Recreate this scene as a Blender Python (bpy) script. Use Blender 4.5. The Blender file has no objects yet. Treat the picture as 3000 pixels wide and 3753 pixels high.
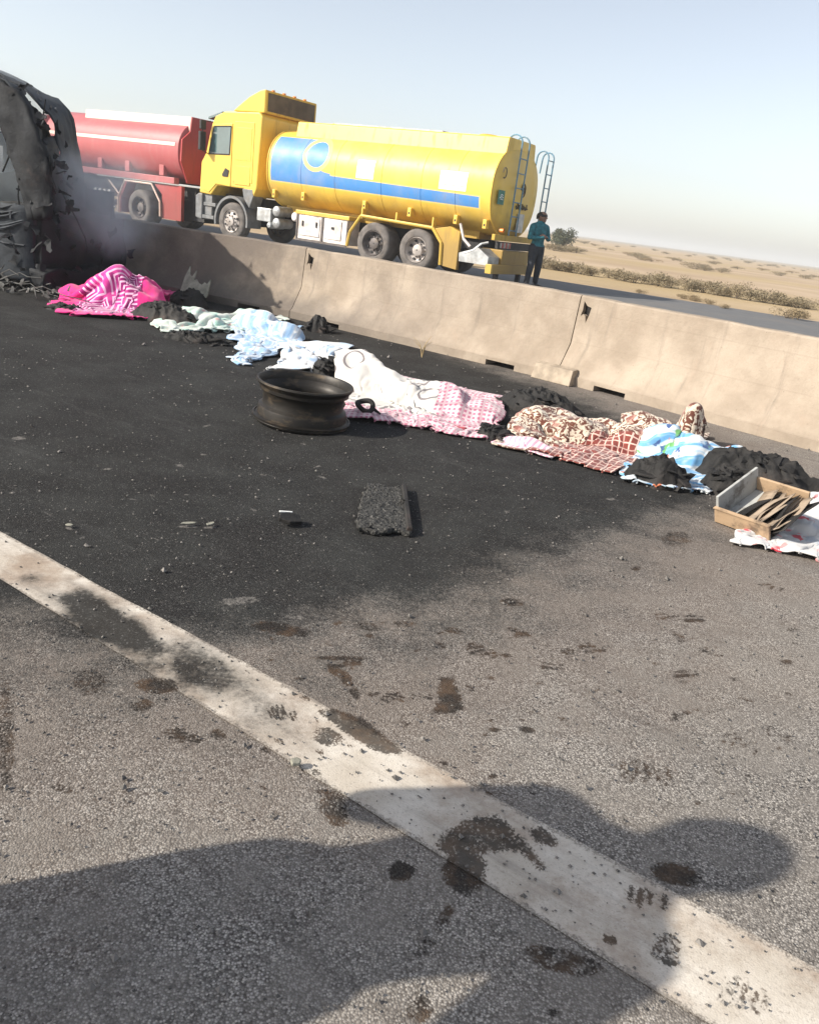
import bpy, bmesh, math, random
import numpy as np
from mathutils import Vector, Matrix, noise

R = math.radians
scene = bpy.context.scene
C = scene.collection

# ------------------------------------------------------------------ camera, sky, sun, exposure
PW, PH = 3000.0, 3753.0
FOC, ROLL, PITCH, CAMH = 3000.0, R(7.43), R(19.89), 1.36
cam_d = bpy.data.cameras.new("camera")
cam = bpy.data.objects.new("camera", cam_d); C.objects.link(cam)
cam_d.sensor_fit = 'VERTICAL'; cam_d.sensor_height = 24.0
cam_d.lens = 24.0 * FOC / PH
cam_d.clip_start = 0.05; cam_d.clip_end = 20000
cam.location = (0, 0, CAMH)
cam.rotation_euler = (Matrix.Rotation(math.pi / 2 - PITCH, 3, 'X') @ Matrix.Rotation(ROLL, 3, 'Z')).to_euler()
scene.camera = cam

SUN_AZ, SUN_EL = 20.0, 33.0          # azimuth of the light's travel in the ground plane (from +X), elevation
world = bpy.data.worlds.new("World"); scene.world = world
world.use_nodes = True
wn = world.node_tree; wn.nodes.clear()
wo = wn.nodes.new('ShaderNodeOutputWorld'); wb = wn.nodes.new('ShaderNodeBackground')
sk = wn.nodes.new('ShaderNodeTexSky'); sk.sky_type = 'NISHITA'; sk.sun_disc = False
sk.sun_elevation = R(SUN_EL)
lx, ly = math.cos(R(SUN_AZ)), math.sin(R(SUN_AZ))
sk.sun_rotation = math.atan2(-lx, -ly)
sk.altitude = 0; sk.air_density = 0.9; sk.dust_density = 1.25; sk.ozone_density = 0.5
wb.inputs[1].default_value = 0.136
hs = wn.nodes.new('ShaderNodeHueSaturation'); hs.inputs["Saturation"].default_value = 0.52      # dusty, milky air
wn.links.new(sk.outputs[0], hs.inputs['Color']); wn.links.new(hs.outputs[0], wb.inputs[0]); wn.links.new(wb.outputs[0], wo.inputs[0])
sun_d = bpy.data.lights.new("sun", 'SUN'); sun = bpy.data.objects.new("sun", sun_d); C.objects.link(sun)
sun_d.energy = 4.9; sun_d.angle = R(0.6); sun_d.color = (1.0, 0.93, 0.82)
sun.rotation_euler = Vector((lx * math.cos(R(SUN_EL)), ly * math.cos(R(SUN_EL)), -math.sin(R(SUN_EL)))).to_track_quat('-Z', 'Y').to_euler()
scene.view_settings.view_transform = 'Standard'; scene.view_settings.look = 'None'
scene.view_settings.exposure = 0.54; scene.view_settings.gamma = 1.0
scene.render.engine = 'CYCLES'
scene.cycles.use_denoising = True
scene.cycles.max_bounces = 6
scene.cycles.volume_bounces = 1

rng = random.Random(7)
nrng = np.random.default_rng(7)

# ------------------------------------------------------------------ survey helpers: where a sight line meets the ground
def sight(x, y):
    u, v = x - PW / 2, PH / 2 - y
    c, s = math.cos(ROLL), math.sin(ROLL)
    a, b = u * c - v * s, u * s + v * c
    cp, sp = math.cos(PITCH), math.sin(PITCH)
    return Vector((a, FOC * cp + b * sp, -FOC * sp + b * cp))
def g(x, y, z=0.0):
    d = sight(x, y); t = (z - CAMH) / d.z
    return Vector((d.x * t, d.y * t, z))
def at_plane(x, y, p0, n):
    d = sight(x, y); o = Vector((0, 0, CAMH))
    t = (Vector(p0) - o).dot(n) / d.dot(n)
    return o + d * t

# ------------------------------------------------------------------ node helper
class NT:
    def __init__(s, name):
        s.m = bpy.data.materials.new(name); s.m.use_nodes = True
        s.t = s.m.node_tree; s.t.nodes.clear()
        s.o = s.t.nodes.new('ShaderNodeOutputMaterial')
        s.b = s.t.nodes.new('ShaderNodeBsdfPrincipled')
        s.t.links.new(s.b.outputs[0], s.o.inputs[0])
    def put(s, sock, v):
        if v is None: return
        if hasattr(v, 'is_output'): s.t.links.new(v, sock)
        elif isinstance(v, (tuple, list)) and sock.type == 'RGBA' and len(v) == 3: sock.default_value = (*v, 1)
        else: sock.default_value = v
    def math(s, op, a, b=None, c=None, clamp=False):
        n = s.t.nodes.new('ShaderNodeMath'); n.operation = op; n.use_clamp = clamp
        for i, v in enumerate((a, b, c)): s.put(n.inputs[i], v)
        return n.outputs[0]
    def add(s, a, b): return s.math('ADD', a, b)
    def sub(s, a, b): return s.math('SUBTRACT', a, b)
    def mul(s, a, b): return s.math('MULTIPLY', a, b)
    def gt(s, a, b): return s.math('GREATER_THAN', a, b)
    def lt(s, a, b): return s.math('LESS_THAN', a, b)
    def mx(s, a, b): return s.math('MAXIMUM', a, b)
    def mn(s, a, b): return s.math('MINIMUM', a, b)
    def fract(s, a): return s.math('FRACT', a)
    def floor(s, a): return s.math('FLOOR', a)
    def abs(s, a): return s.math('ABSOLUTE', a)
    def step(s, x, a, b):          # smooth 0..1 between a and b
        n = s.t.nodes.new('ShaderNodeMapRange'); n.interpolation_type = 'SMOOTHSTEP'
        s.put(n.inputs[0], x); n.inputs[1].default_value = a; n.inputs[2].default_value = b
        return n.outputs[0]
    def mix(s, f, a, b, mode='MIX'):
        n = s.t.nodes.new('ShaderNodeMix'); n.data_type = 'RGBA'; n.blend_type = mode
        s.put(n.inputs[0], f); s.put(n.inputs[6], a); s.put(n.inputs[7], b)
        return n.outputs[2]
    def co(s, which='Object'):
        return s.t.nodes.new('ShaderNodeTexCoord').outputs[which]
    def xyz(s, v):
        n = s.t.nodes.new('ShaderNodeSeparateXYZ'); s.put(n.inputs[0], v); return n.outputs
    def vec(s, x, y, z=0.0):
        n = s.t.nodes.new('ShaderNodeCombineXYZ')
        for i, v in enumerate((x, y, z)): s.put(n.inputs[i], v)
        return n.outputs[0]
    def noise(s, scale, detail=4, vec=None, rough=0.55, dist=0.0):
        n = s.t.nodes.new('ShaderNodeTexNoise')
        s.put(n.inputs['Vector'], vec if vec is not None else s.co())
        n.inputs['Scale'].default_value = scale; n.inputs['Detail'].default_value = detail
        n.inputs['Roughness'].default_value = rough; n.inputs['Distortion'].default_value = dist
        return n.outputs[0]
    def voro(s, scale, vec=None, feature='F1', out='Distance', rnd=1.0):
        n = s.t.nodes.new('ShaderNodeTexVoronoi'); n.feature = feature
        s.put(n.inputs['Vector'], vec if vec is not None else s.co())
        n.inputs['Scale'].default_value = scale; n.inputs['Randomness'].default_value = rnd
        return n.outputs[out]
    def attr(s, name):
        n = s.t.nodes.new('ShaderNodeAttribute'); n.attribute_name = name; return n.outputs['Fac']
    def bump(s, h, strength=0.3, dist=0.02):
        n = s.t.nodes.new('ShaderNodeBump'); n.inputs['Strength'].default_value = strength
        n.inputs['Distance'].default_value = dist; s.put(n.inputs['Height'], h)
        s.t.links.new(n.outputs[0], s.b.inputs['Normal'])
    def done(s, col=None, rough=None, metal=None, spec=None):
        if col is not None: s.put(s.b.inputs['Base Color'], col)
        if rough is not None: s.put(s.b.inputs['Roughness'], rough)
        if metal is not None: s.put(s.b.inputs['Metallic'], metal)
        if spec is not None: s.put(s.b.inputs['Specular IOR Level'], spec)
        return s.m

def dull(name, col, rough=0.6, metal=0.0, var=0.25, scale=6.0, dirt=None, dirt_amt=0.4, bump=0.0):
    n = NT(name)
    k = n.noise(scale, 6)
    c = n.mix(n.step(k, 0.3, 0.7), tuple(x * (1 - var) for x in col), tuple(min(1, x * (1 + var)) for x in col))
    if dirt:
        c = n.mix(n.mul(n.step(n.noise(scale * 0.6, 8, rough=0.7), 0.48, 0.68), dirt_amt), c, dirt)
    if bump: n.bump(n.noise(scale * 8, 5), bump, 0.01)
    return n.done(c, rough, metal)

# ------------------------------------------------------------------ mesh helpers
class MB:
    def __init__(s): s.v = []; s.f = []; s.smooth = False
    def addv(s, vs): i = len(s.v); s.v.extend([tuple(v) for v in vs]); return i
    def box(s, x0, x1, y0, y1, z0, z1):
        i = s.addv([(x, y, z) for x in (x0, x1) for y in (y0, y1) for z in (z0, z1)])
        for q in ((0, 1, 3, 2), (4, 6, 7, 5), (0, 4, 5, 1), (2, 3, 7, 6), (0, 2, 6, 4), (1, 5, 7, 3)):
            s.f.append(tuple(i + k for k in q))
        return s
    def hexa(s, b, t):      # bottom quad, top quad
        i = s.addv(list(b) + list(t))
        s.f += [(i + 3, i + 2, i + 1, i), (i + 4, i + 5, i + 6, i + 7)]
        for k in range(4):
            j = (k + 1) % 4; s.f.append((i + k, i + j, i + 4 + j, i + 4 + k))
        return s
    def prism(s, poly, lo, hi, axis='y'):    # poly in the other two axes
        def P(a, b, c):
            return {'y': (a, c, b), 'x': (c, a, b), 'z': (a, b, c)}[axis]
        n = len(poly)
        i = s.addv([P(a, b, lo) for a, b in poly] + [P(a, b, hi) for a, b in poly])
        s.f.append(tuple(range(i, i + n))); s.f.append(tuple(range(i + 2 * n - 1, i + n - 1, -1)))
        for k in range(n):
            j = (k + 1) % n; s.f.append((i + k, i + n + k, i + n + j, i + j))
        return s
    def rings(s, rings, close=True, caps=True):
        n = len(rings[0]); i = s.addv([p for r in rings for p in r])
        for a in range(len(rings) - 1):
            for k in range(n if close else n - 1):
                j = (k + 1) % n
                s.f.append((i + a * n + k, i + a * n + j, i + (a + 1) * n + j, i + (a + 1) * n + k))
        if caps:
            s.f.append(tuple(i + k for k in range(n - 1, -1, -1)))
            s.f.append(tuple(i + (len(rings) - 1) * n + k for k in range(n)))
        return s
    def tube(s, pts, r, n=8, caps=True):
        pts = [Vector(p) for p in pts]; rs = r if isinstance(r, (list, tuple)) else [r] * len(pts)
        rings = []; up = None
        for k, p in enumerate(pts):
            d = (pts[min(k + 1, len(pts) - 1)] - pts[max(k - 1, 0)]).normalized()
            if up is None: up = Vector((0, 0, 1)) if abs(d.z) < 0.9 else Vector((1, 0, 0))
            a = d.cross(up).normalized(); b = a.cross(d).normalized(); up = b
            rings.append([p + (a * math.cos(t) + b * math.sin(t)) * rs[k] for t in [2 * math.pi * q / n for q in range(n)]])
        return s.rings(rings, True, caps)
    def lathe(s, prof, axis='z', c=(0, 0, 0), n=32, caps=False):
        rings = []
        for r, h in prof:
            ring = []
            for k in range(n):
                t = 2 * math.pi * k / n; a, b = r * math.cos(t), r * math.sin(t)
                p = {'z': (a, b, h), 'y': (a, h, -b), 'x': (h, a, b)}[axis]
                ring.append((p[0] + c[0], p[1] + c[1], p[2] + c[2]))
            rings.append(ring)
        return s.rings(rings, True, caps)
    def mesh(s, name):
        me = bpy.data.meshes.new(name); me.from_pydata(s.v, [], s.f); me.update()
        bm = bmesh.new(); bm.from_mesh(me); bmesh.ops.recalc_face_normals(bm, faces=bm.faces); bm.to_mesh(me); bm.free()
        return me
    def build(s, name, mat, parent=None, smooth=None, bevel=0.0):
        o = bpy.data.objects.new(name, s.mesh(name)); C.objects.link(o)
        if mat: o.data.materials.append(mat)
        o.parent = parent
        if smooth is not None:
            o.data.shade_smooth() if smooth == 180 else o.data.set_sharp_from_angle(angle=R(smooth))
            if smooth != 180:
                for p in o.data.polygons: p.use_smooth = True
        if bevel:
            b = o.modifiers.new('bevel', 'BEVEL'); b.width = bevel; b.segments = 2; b.limit_method = 'ANGLE'; b.angle_limit = R(35)
        return o
def tag(o, label=None, cat=None, group=None, kind=None):
    if label: o['label'] = label
    if cat: o['category'] = cat
    if group: o['group'] = group
    if kind: o['kind'] = kind
    return o
def empty(name, loc=(0, 0, 0), rz=0.0):
    o = bpy.data.objects.new(name, None); C.objects.link(o); o.location = loc; o.rotation_euler = (0, 0, rz); o.empty_display_size = 0.2
    return o
def grid_mesh(name, P, uv=None, attrs=None, smooth=True, closed=False):
    nj, ni = P.shape[:2]
    me = bpy.data.meshes.new(name)
    idx = np.arange(ni * nj).reshape(nj, ni)
    q = np.stack([idx[:-1, :-1], idx[:-1, 1:], idx[1:, 1:], idx[1:, :-1]], -1).reshape(-1, 4)
    me.vertices.add(ni * nj); me.vertices.foreach_set('co', P.reshape(-1).astype(np.float32))
    me.loops.add(q.size); me.loops.foreach_set('vertex_index', q.reshape(-1).astype(np.int32))
    me.polygons.add(len(q)); me.polygons.foreach_set('loop_start', np.arange(0, q.size, 4, dtype=np.int32))
    me.update(calc_edges=True)
    if uv is not None:
        l = me.uv_layers.new(name='UVMap'); l.data.foreach_set('uv', uv.reshape(-1, 2)[q.reshape(-1)].reshape(-1).astype(np.float32))
    for k, a in (attrs or {}).items():
        t = me.attributes.new(k, 'FLOAT', 'POINT'); t.data.foreach_set('value', a.reshape(-1).astype(np.float32))
    if smooth: me.shade_smooth()
    me.validate()
    return me
def fbm(x, y, z=0.0, s=1.0, o=3):
    return noise.fractal(Vector((x * s, y * s, z)), 1.0, 2.0, o)
def vnoise(X, Y, scale, seed=0, octaves=3):      # numpy value noise, -1..1
    out = np.zeros_like(X, dtype=float); amp = 1.0; tot = 0
    for o in range(octaves):
        x, y = X * scale + 17.3 * o + seed * 3.7, Y * scale - 9.1 * o + seed * 5.1
        xi, yi = np.floor(x).astype(np.int64), np.floor(y).astype(np.int64); fx, fy = x - xi, y - yi
        fx, fy = fx * fx * (3 - 2 * fx), fy * fy * (3 - 2 * fy)
        def hsh(a, b):
            h = (a * 374761393 + b * 668265263 + seed * 69069 + o * 1013) & 0xffffffff
            h = ((h ^ (h >> 13)) * 1274126177) & 0xffffffff
            return ((h ^ (h >> 16)) & 0xffff) / 32767.5 - 1
        v = (hsh(xi, yi) * (1 - fx) + hsh(xi + 1, yi) * fx) * (1 - fy) + (hsh(xi, yi + 1) * (1 - fx) + hsh(xi + 1, yi + 1) * fx) * fy
        out += v * amp; tot += amp; amp *= 0.5; scale *= 2.03
    return out / tot

# ------------------------------------------------------------------ materials: ground
def road_material(name, base_lo, base_hi, line=False):
    n = NT(name); P = n.co(); x = n.xyz(P)
    soot, stain, dust = n.attr('soot'), n.attr('stain'), n.attr('dust')
    al, ac = n.sub(n.mul(x[0], .84), n.mul(x[1], .5426)), n.add(n.mul(x[0], .5426), n.mul(x[1], .84))
    fx = n.xyz(n.voro(205, P, 'F1', 'Color')); fd = n.voro(205, P, 'F1'); gx = n.xyz(n.voro(62, P, 'F1', 'Color'))
    gap = n.step(fd, 0.30, 0.62)
    stone = n.mix(n.math('POWER', fx[0], 1.25), base_lo, base_hi)
    stone = n.mix(n.mul(n.step(gx[1], 0.90, 0.93), n.step(n.voro(62, P), .42, .3)), stone, (0.50, 0.46, 0.41))      # larger pale stones
    stone = n.mix(n.mul(n.step(fx[1], 0.90, 0.95), 0.8), stone, (0.55, 0.51, 0.45))
    stone = n.mix(n.mul(n.step(fx[2], 0.80, 0.92), 0.85), stone, (0.045, 0.042, 0.04))
    asph = n.mix(n.mul(gap, .62), stone, (0.075, 0.066, 0.059))
    asph = n.mix(n.mul(n.step(n.noise(34, 5, P, .75), .56, .68), .5), asph, (.062, .055, .049))
    asph = n.mix(n.mul(n.step(n.noise(0.9, 6, P, .6), 0.40, 0.66), 0.35), asph, (0.235, 0.195, 0.16))
    asph = n.mix(n.mul(n.step(n.noise(2.6, 6, P, .7), 0.52, 0.72), 0.38), asph, (0.095, 0.083, 0.073))
    asph = n.mix(n.mul(n.step(n.noise(6, 5, P, .6), .40, .66), .55), asph, (.200, .181, .161))
    smear = n.step(n.noise(1.0, 5, n.vec(n.mul(al, .7), n.mul(ac, 7.0)), .7), .56, .72)
    asph = n.mix(n.mul(smear, .40), asph, (.075, .066, .06))
    if line:
        c = n.mix(n.step(n.noise(5, 7, P, .65), 0.3, 0.72), base_lo, base_hi)
        c = n.mix(n.mul(n.step(n.noise(3.2, 6, P, .65), 0.42, 0.68), 0.62), c, (0.30, 0.215, 0.15))
        c = n.mix(n.mul(n.step(n.noise(1.0, 6, n.vec(n.mul(al, 1.2), n.mul(ac, 22.0)), .7), .52, .70), .45), c, (.26, .23, .20))
        c = n.mix(n.mul(n.step(n.noise(150, 3, P, .7), .55, .68), .45), c, (.22, .19, .16))
        ed = n.attr('edge')
        hole = n.mx(n.mul(n.step(n.noise(28, 7, P, .78), .66, .74), .7), n.step(n.sub(n.mul(n.noise(60, 5, P, .75), .05), ed), .012, .02))
        c = n.mix(n.mul(hole, .85), c, asph)
    else:
        c = asph
    # soot
    sn = n.add(soot, n.mul(n.sub(n.noise(3.2, 8, P, 0.7), 0.5), 1.15))
    sn = n.add(sn, n.mul(n.sub(n.noise(60, 4, P, 0.7), 0.5), 0.75))
    sm = n.step(sn, 0.12, 0.85)
    sootc = n.mix(n.step(n.noise(2.2, 6, P, .65), 0.35, 0.7), (0.009, 0.009, 0.0095), (0.023, 0.024, 0.0235))
    sootc = n.mix(n.mul(n.step(fx[0], 0.55, 1.0), .55), sootc, (0.042, 0.042, 0.041))
    sootc = n.mix(n.mul(n.step(fx[1], 0.95, 0.985), 0.38), sootc, (0.20, 0.195, 0.185))
    ash = n.step(n.noise(1.2, 7, n.vec(n.mul(al, .8), n.mul(ac, 5.0)), .75), .55, .74)
    sootc = n.mix(n.mul(ash, .55), sootc, (0.066, 0.066, 0.064))
    sootc = n.mix(n.mul(n.step(n.noise(14, 8, P, .78), .60, .70), .5), sootc, (0.10, 0.10, 0.095))
    halo = n.mul(n.step(sn, -0.25, 0.3), n.sub(1.0, sm))
    c = n.mix(n.mul(halo, 0.36), c, (0.115, 0.08, 0.062))
    c = n.mix(n.mul(sm, 0.95), c, sootc)
    # footprints and blots
    st = n.add(n.add(stain, n.mul(n.sub(n.noise(30, 6, P, 0.78), 0.5), 1.7)), n.mul(n.sub(fx[1], 0.5), .7))
    st = n.mul(n.step(st, 0.20, 0.85), n.step(stain, 0.0, 0.45))
    c = n.mix(n.mul(st, 0.86), c, n.mix(n.step(n.noise(12, 4, P, .6), .4, .65), (0.016, 0.013, 0.011), (0.065, 0.040, 0.024)))
    # pale dust / ash scuffs
    du = n.mul(n.step(n.add(dust, n.mul(n.sub(n.noise(50, 6, P, 0.8), 0.5), 2.8)), 0.65, 1.3), n.step(dust, 0.05, 0.7))
    c = n.mix(n.mul(du, 0.55), c, (0.26, 0.24, 0.22))
    h = n.add(n.mul(fd, -1.0), n.mul(n.noise(420, 2, P), 0.5))
    n.bump(h, 0.15 if line else 0.5, 0.004)
    return n.done(c, n.mix(sm, (0.9,) * 3, (0.85,) * 3), spec=0.12)
M = {}
M['road'] = road_material('asphalt', (0.158, 0.148, 0.136), (0.51, 0.475, 0.435))
M['line'] = road_material('road paint', (0.46, 0.41, 0.345), (0.62, 0.575, 0.51), True)
def m_farroad():
    n = NT('far asphalt'); P = n.co()
    c = n.mix(n.noise(3, 6, P), (0.085, 0.085, 0.088), (0.15, 0.148, 0.145))
    c = n.mix(n.mul(n.step(n.noise(0.6, 4, P), 0.45, 0.7), 0.4), c, (0.17, 0.15, 0.13))
    n.bump(n.noise(120, 3, P), 0.3, 0.006)
    return n.done(c, 0.85)
M['farroad'] = m_farroad()
def m_sand():
    n = NT('desert ground'); P = n.co()
    x = n.xyz(P)
    c = n.mix(n.step(n.noise(0.12, 6, P), 0.35, 0.68), (0.36, 0.265, 0.18), (0.47, 0.36, 0.25))
    grass = n.step(n.noise(0.045, 5, n.vec(n.mul(x[0], 0.4), x[1], 0)), 0.42, 0.6)
    c = n.mix(n.mul(grass, 0.75), c, (0.39, 0.295, 0.155))
    tuft = n.step(n.noise(0.5, 8, P, 0.72), 0.6, 0.7)
    c = n.mix(n.mul(tuft, 0.6), c, (0.20, 0.17, 0.10))
    far = n.step(n.math('SQRT', n.add(n.mul(x[0], x[0]), n.mul(x[1], x[1]))), 220, 700)
    c = n.mix(n.mul(n.mul(far, n.step(n.noise(0.02, 6, n.vec(n.mul(x[0], 0.25), x[1], 0), 0.7), 0.38, 0.55)), 0.8), c, (0.155, 0.15, 0.115))
    c = n.mix(n.mul(n.step(n.noise(9, 5, P), 0.5, 0.75), 0.3), c, (0.30, 0.24, 0.18))
    n.bump(n.noise(14, 5, P), 0.5, 0.05)
    return n.done(c, 0.95, spec=0.1)
M['sand'] = m_sand()
def m_concrete():
    n = NT('barrier concrete'); P = n.co(); x = n.xyz(P)
    W = n.t.nodes.new('ShaderNodeNewGeometry').outputs['Position']; w = n.xyz(W)
    c = n.mix(n.step(n.noise(2.2, 7, P, 0.65), 0.3, 0.7), (0.265, 0.215, 0.165), (0.395, 0.33, 0.262))
    c = n.mix(n.mul(n.step(n.noise(9, 6, n.vec(x[0], x[1], n.mul(x[2], 0.35)), 0.7), 0.5, 0.72), 0.5), c, (0.33, 0.26, 0.20))
    # soot nearer the fire
    d = n.step(w[0], -0.6, -3.8)
    soot = n.mul(n.step(n.add(n.noise(1.6, 6, P, 0.6), n.mul(d, 0.35)), 0.5, 0.85), n.step(w[0], 0.6, -2.6))
    c = n.mix(n.mul(soot, 0.6), c, (0.10, 0.088, 0.08))
    low = n.mul(n.step(n.add(x[2], n.mul(n.sub(n.noise(3, 5, P), 0.5), 0.4)), 0.36, 0.12), n.step(w[0], 0.4, -1.6))
    c = n.mix(n.mul(low, 0.62), c, (0.085, 0.08, 0.078))
    pit = n.step(n.voro(22, P), 0.09, 0.04)
    c = n.mix(n.mul(pit, n.mul(n.step(n.noise(30, 2, P), 0.55, 0.6), 0.8)), c, (0.10, 0.07, 0.05))
    scuff = n.step(n.noise(14, 6, n.vec(n.mul(x[0], 0.35), x[1], x[2]), 0.75), 0.66, 0.74)
    c = n.mix(n.mul(scuff, 0.45), c, (0.52, 0.45, 0.36))
    c = n.mix(n.mul(n.step(n.noise(70, 3, P), 0.3, 0.75), 0.22), c, (0.30, 0.24, 0.18))
    form = n.step(n.abs(n.sub(n.fract(n.add(n.mul(x[2], 3.4), .2)), .5)), .03, .0)
    c = n.mix(n.mul(form, .18), c, (.2, .16, .12))
    drip = n.step(n.noise(1.0, 6, n.vec(n.mul(x[0], 9.0), 0.0, n.mul(x[2], .8)), .7), .55, .72)
    c = n.mix(n.mul(drip, .48), c, (.19, .16, .13))
    c = n.mix(n.mul(n.mul(n.step(n.noise(.9, 7, P, .7), .44, .62), n.step(w[0], 2.2, -3.2)), .62), c, (.12, .10, .088))
    c = n.mix(n.mul(n.step(n.noise(26, 6, P, .8), .60, .68), .4), c, (.17, .14, .11))
    n.bump(n.add(n.noise(30, 6, P, 0.65), n.mul(pit, -1.5)), 0.45, 0.012)
    return n.done(c, 0.9, spec=0.2)
M['concrete'] = m_concrete()
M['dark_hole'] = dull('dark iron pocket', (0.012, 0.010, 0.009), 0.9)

# ------------------------------------------------------------------ ground, roads, painted line
rs = np.concatenate([np.linspace(0.0, 60, 40), np.geomspace(64, 6000, 70)])
th = np.linspace(0, 2 * np.pi, 181)
RR, TT = np.meshgrid(rs, th, indexing='ij')
gx, gy = RR * np.cos(TT), RR * np.sin(TT)
amp = np.clip((RR - 45) / 120, 0, 1)
gz = -0.03 + amp * (0.10 * vnoise(gx, gy, 0.03, 3, 4) - 0.05)
ground = bpy.data.objects.new('ground', grid_mesh('ground', np.stack([gx, gy, gz], -1))); C.objects.link(ground)
ground.data.materials.append(M['sand']); tag(ground, 'flat tan desert plain with dry grass reaching the horizon', kind='structure')

E1, N1 = np.array([0.84, -0.5426]), np.array([0.5426, 0.84])       # along the near road / towards the barrier
def ell(cx, cy, rx, ry, ang=0.0):
    c = g(cx, cy); ca, sa = math.cos(R(ang)), math.sin(R(ang))
    a = g(cx + rx * ca, cy + rx * sa) - c; b = g(cx - ry * sa, cy + ry * ca) - c
    return np.array(c[:2]), np.linalg.inv(np.array([[a.x, b.x], [a.y, b.y]]))
SOOT = [g(*p)[:2] for p in [(-900, 1150), (-900, 2250), (-200, 2310), (60, 2310), (260, 2370), (480, 2410), (760, 2400), (1060, 2335), (1330, 2290), (1640, 2240), (1830, 2160), (2000, 2080), (2200, 1990), (2450, 1900), (2750, 1830), (2560, 1640), (2000, 1420), (1500, 1250), (900, 1120), (300, 1000)]]
def poly_sd(X, Y, poly):
    P = np.array(poly); d = np.full(X.shape, 1e9); inside = np.zeros(X.shape, bool)
    for i in range(len(P)):
        a, b = P[i], P[(i + 1) % len(P)]; e = b - a
        t = np.clip(((X - a[0]) * e[0] + (Y - a[1]) * e[1]) / (e @ e), 0, 1)
        d = np.minimum(d, np.hypot(X - a[0] - t * e[0], Y - a[1] - t * e[1]))
        c = ((a[1] > Y) != (b[1] > Y)) & (X < (b[0] - a[0]) * (Y - a[1]) / (b[1] - a[1] + 1e-12) + a[0]); inside ^= c
    return np.where(inside, d, -d)
#        cx    cy   rx  ry  ang str kind(0 blot,1 tread,2 ring)
ST = [(2440, 2262, 50, 17, 5, .9, 1), (2540, 2268, 42, 17, 5, .85, 1), (2500, 2335, 40, 14, 15, .75, 1), (2600, 2392, 62, 12, 22, .65, 1), (2514, 2479, 50, 26, 0, .75, 1),
      (2170, 2379, 52, 20, 12, .75, 1), (2022, 2449, 48, 26, 10, .65, 1), (1761, 2383, 62, 24, 18, .85, 1), (2079, 2388, 32, 14, 0, .7, 0), (1900, 2327, 26, 12, -10, .8, 0),
      (1874, 2209, 48, 15, 5, .8, 0), (1661, 2309, 46, 12, 10, .7, 0), (1927, 2670, 32, 11, 12, 1.3, 0), (2710, 2723, 76, 34, 20, .5, 1), (2545, 2610, 64, 22, 0, .5, 1), (2850, 2690, 60, 22, 25, .5, 1),
      (2730, 2560, 40, 10, 20, .5, 0), (2327, 2083, 20, 9, 0, .9, 0), (2823, 2153, 48, 12, 14, .7, 1), (2475, 1974, 64, 32, 0, .55, 0), (1980, 2500, 20, 10, 0, .6, 0), (2360, 2830, 110, 50, 10, .55, 1),
      (1034, 2618, 58, 28, 12, .85, 1), (670, 2697, 72, 27, 8, .95, 1), (801, 2690, 34, 20, 0, .8, 0), (575, 2514, 88, 30, 4, .95, 0), (522, 2584, 44, 24, -10, .8, 0), (1225, 2455, 30, 20, 30, .95, 0), (1262, 2480, 44, 22, 50, .95, 0),
      (1300, 2540, 30, 20, 50, .8, 0), (1275, 2430, 55, 12, -10, .9, 0), (1245, 2410, 115, 9, 0, .85, 0), (1440, 2557, 44, 22, 0, .95, 1), (1540, 2552, 44, 14, 0, .75, 1), (1027, 2305, 115, 24, 8, .9, 0), (1350, 2295, 60, 16, 10, .6, 0), (1475, 2285, 50, 14, 0, .6, 0),
      (1201, 2705, 62, 36, 14, .85, 0), (1219, 2950, 62, 62, 30, .75, 0), (1240, 3000, 40, 30, 0, .9, 0), (1471, 3194, 52, 40, 0, 1.25, 0), (1700, 3185, 85, 95, 0, 1.05, 0), (2066, 3516, 150, 48, 14, 1.0, 2), (2475, 3203, 95, 42, 14, 1.1, 0),
      (2370, 3292, 84, 40, 12, .8, 1), (2440, 3481, 58, 62, 30, .85, 2), (2450, 3530, 40, 14, 10, .9, 0), (2719, 3647, 100, 70, 20, .52, 1), (2231, 3446, 28, 15, 20, 1.2, 0), (2022, 3699, 14, 22, 0, 1.1, 0), (1540, 3690, 50, 60, 0, .8, 0), (20, 2690, 40, 260, 0, .62, 0),
      (1630, 3350, 30, 60, 30, .6, 0), (1560, 3460, 60, 30, -40, .55, 0), (1490, 2650, 20, 10, 0, .8, 0), (1630, 2795, 22, 9, 10, .9, 0), (330, 2500, 70, 60, 0, .55, 0), (240, 2890, 60, 18, 10, .55, 0), (1990, 3070, 60, 30, 30, .9, 0)]
for k in range(70):
    x, y = rng.uniform(850, 2950), rng.uniform(2280, 2950); s = rng.uniform(5, 17)
    ST.append((x, y, s * 1.5, s * .6, rng.uniform(-10, 30), rng.uniform(.6, .95), 0))
DU = [(879, 2200, 95, 20, -4, 1.0), (1080, 2261, 60, 12, 6, .9), (900, 2235, 60, 22, -20, .5), (690, 1930, 50, 7, 0, 1.1), (770, 1932, 34, 6, 0, 1.1), (255, 1937, 18, 7, 10, 1.2), (170, 1965, 9, 5, 0, 1.2), (70, 1605, 34, 9, 0, 1.1), (100, 1600, 120, 16, 8, .45),
      (640, 1880, 140, 14, 10, .55), (540, 1960, 160, 30, 10, .45), (1900, 1965, 110, 12, 12, .6), (1500, 2170, 220, 26, 18, .62), (1360, 2130, 160, 10, 20, .6), (340, 1720, 150, 30, 5, .45), (1700, 1850, 200, 20, 10, .35), (2080, 2170, 130, 30, 0, .55), (920, 2270, 50, 30, 0, .6)]
for k in range(150):
    x, y = rng.uniform(-50, 2300), rng.uniform(1240, 2250); s = rng.uniform(3, 12)
    DU.append((x, y, s * 2.0, s * .55, rng.uniform(-10, 25), rng.uniform(.55, 1.2)))
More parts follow.
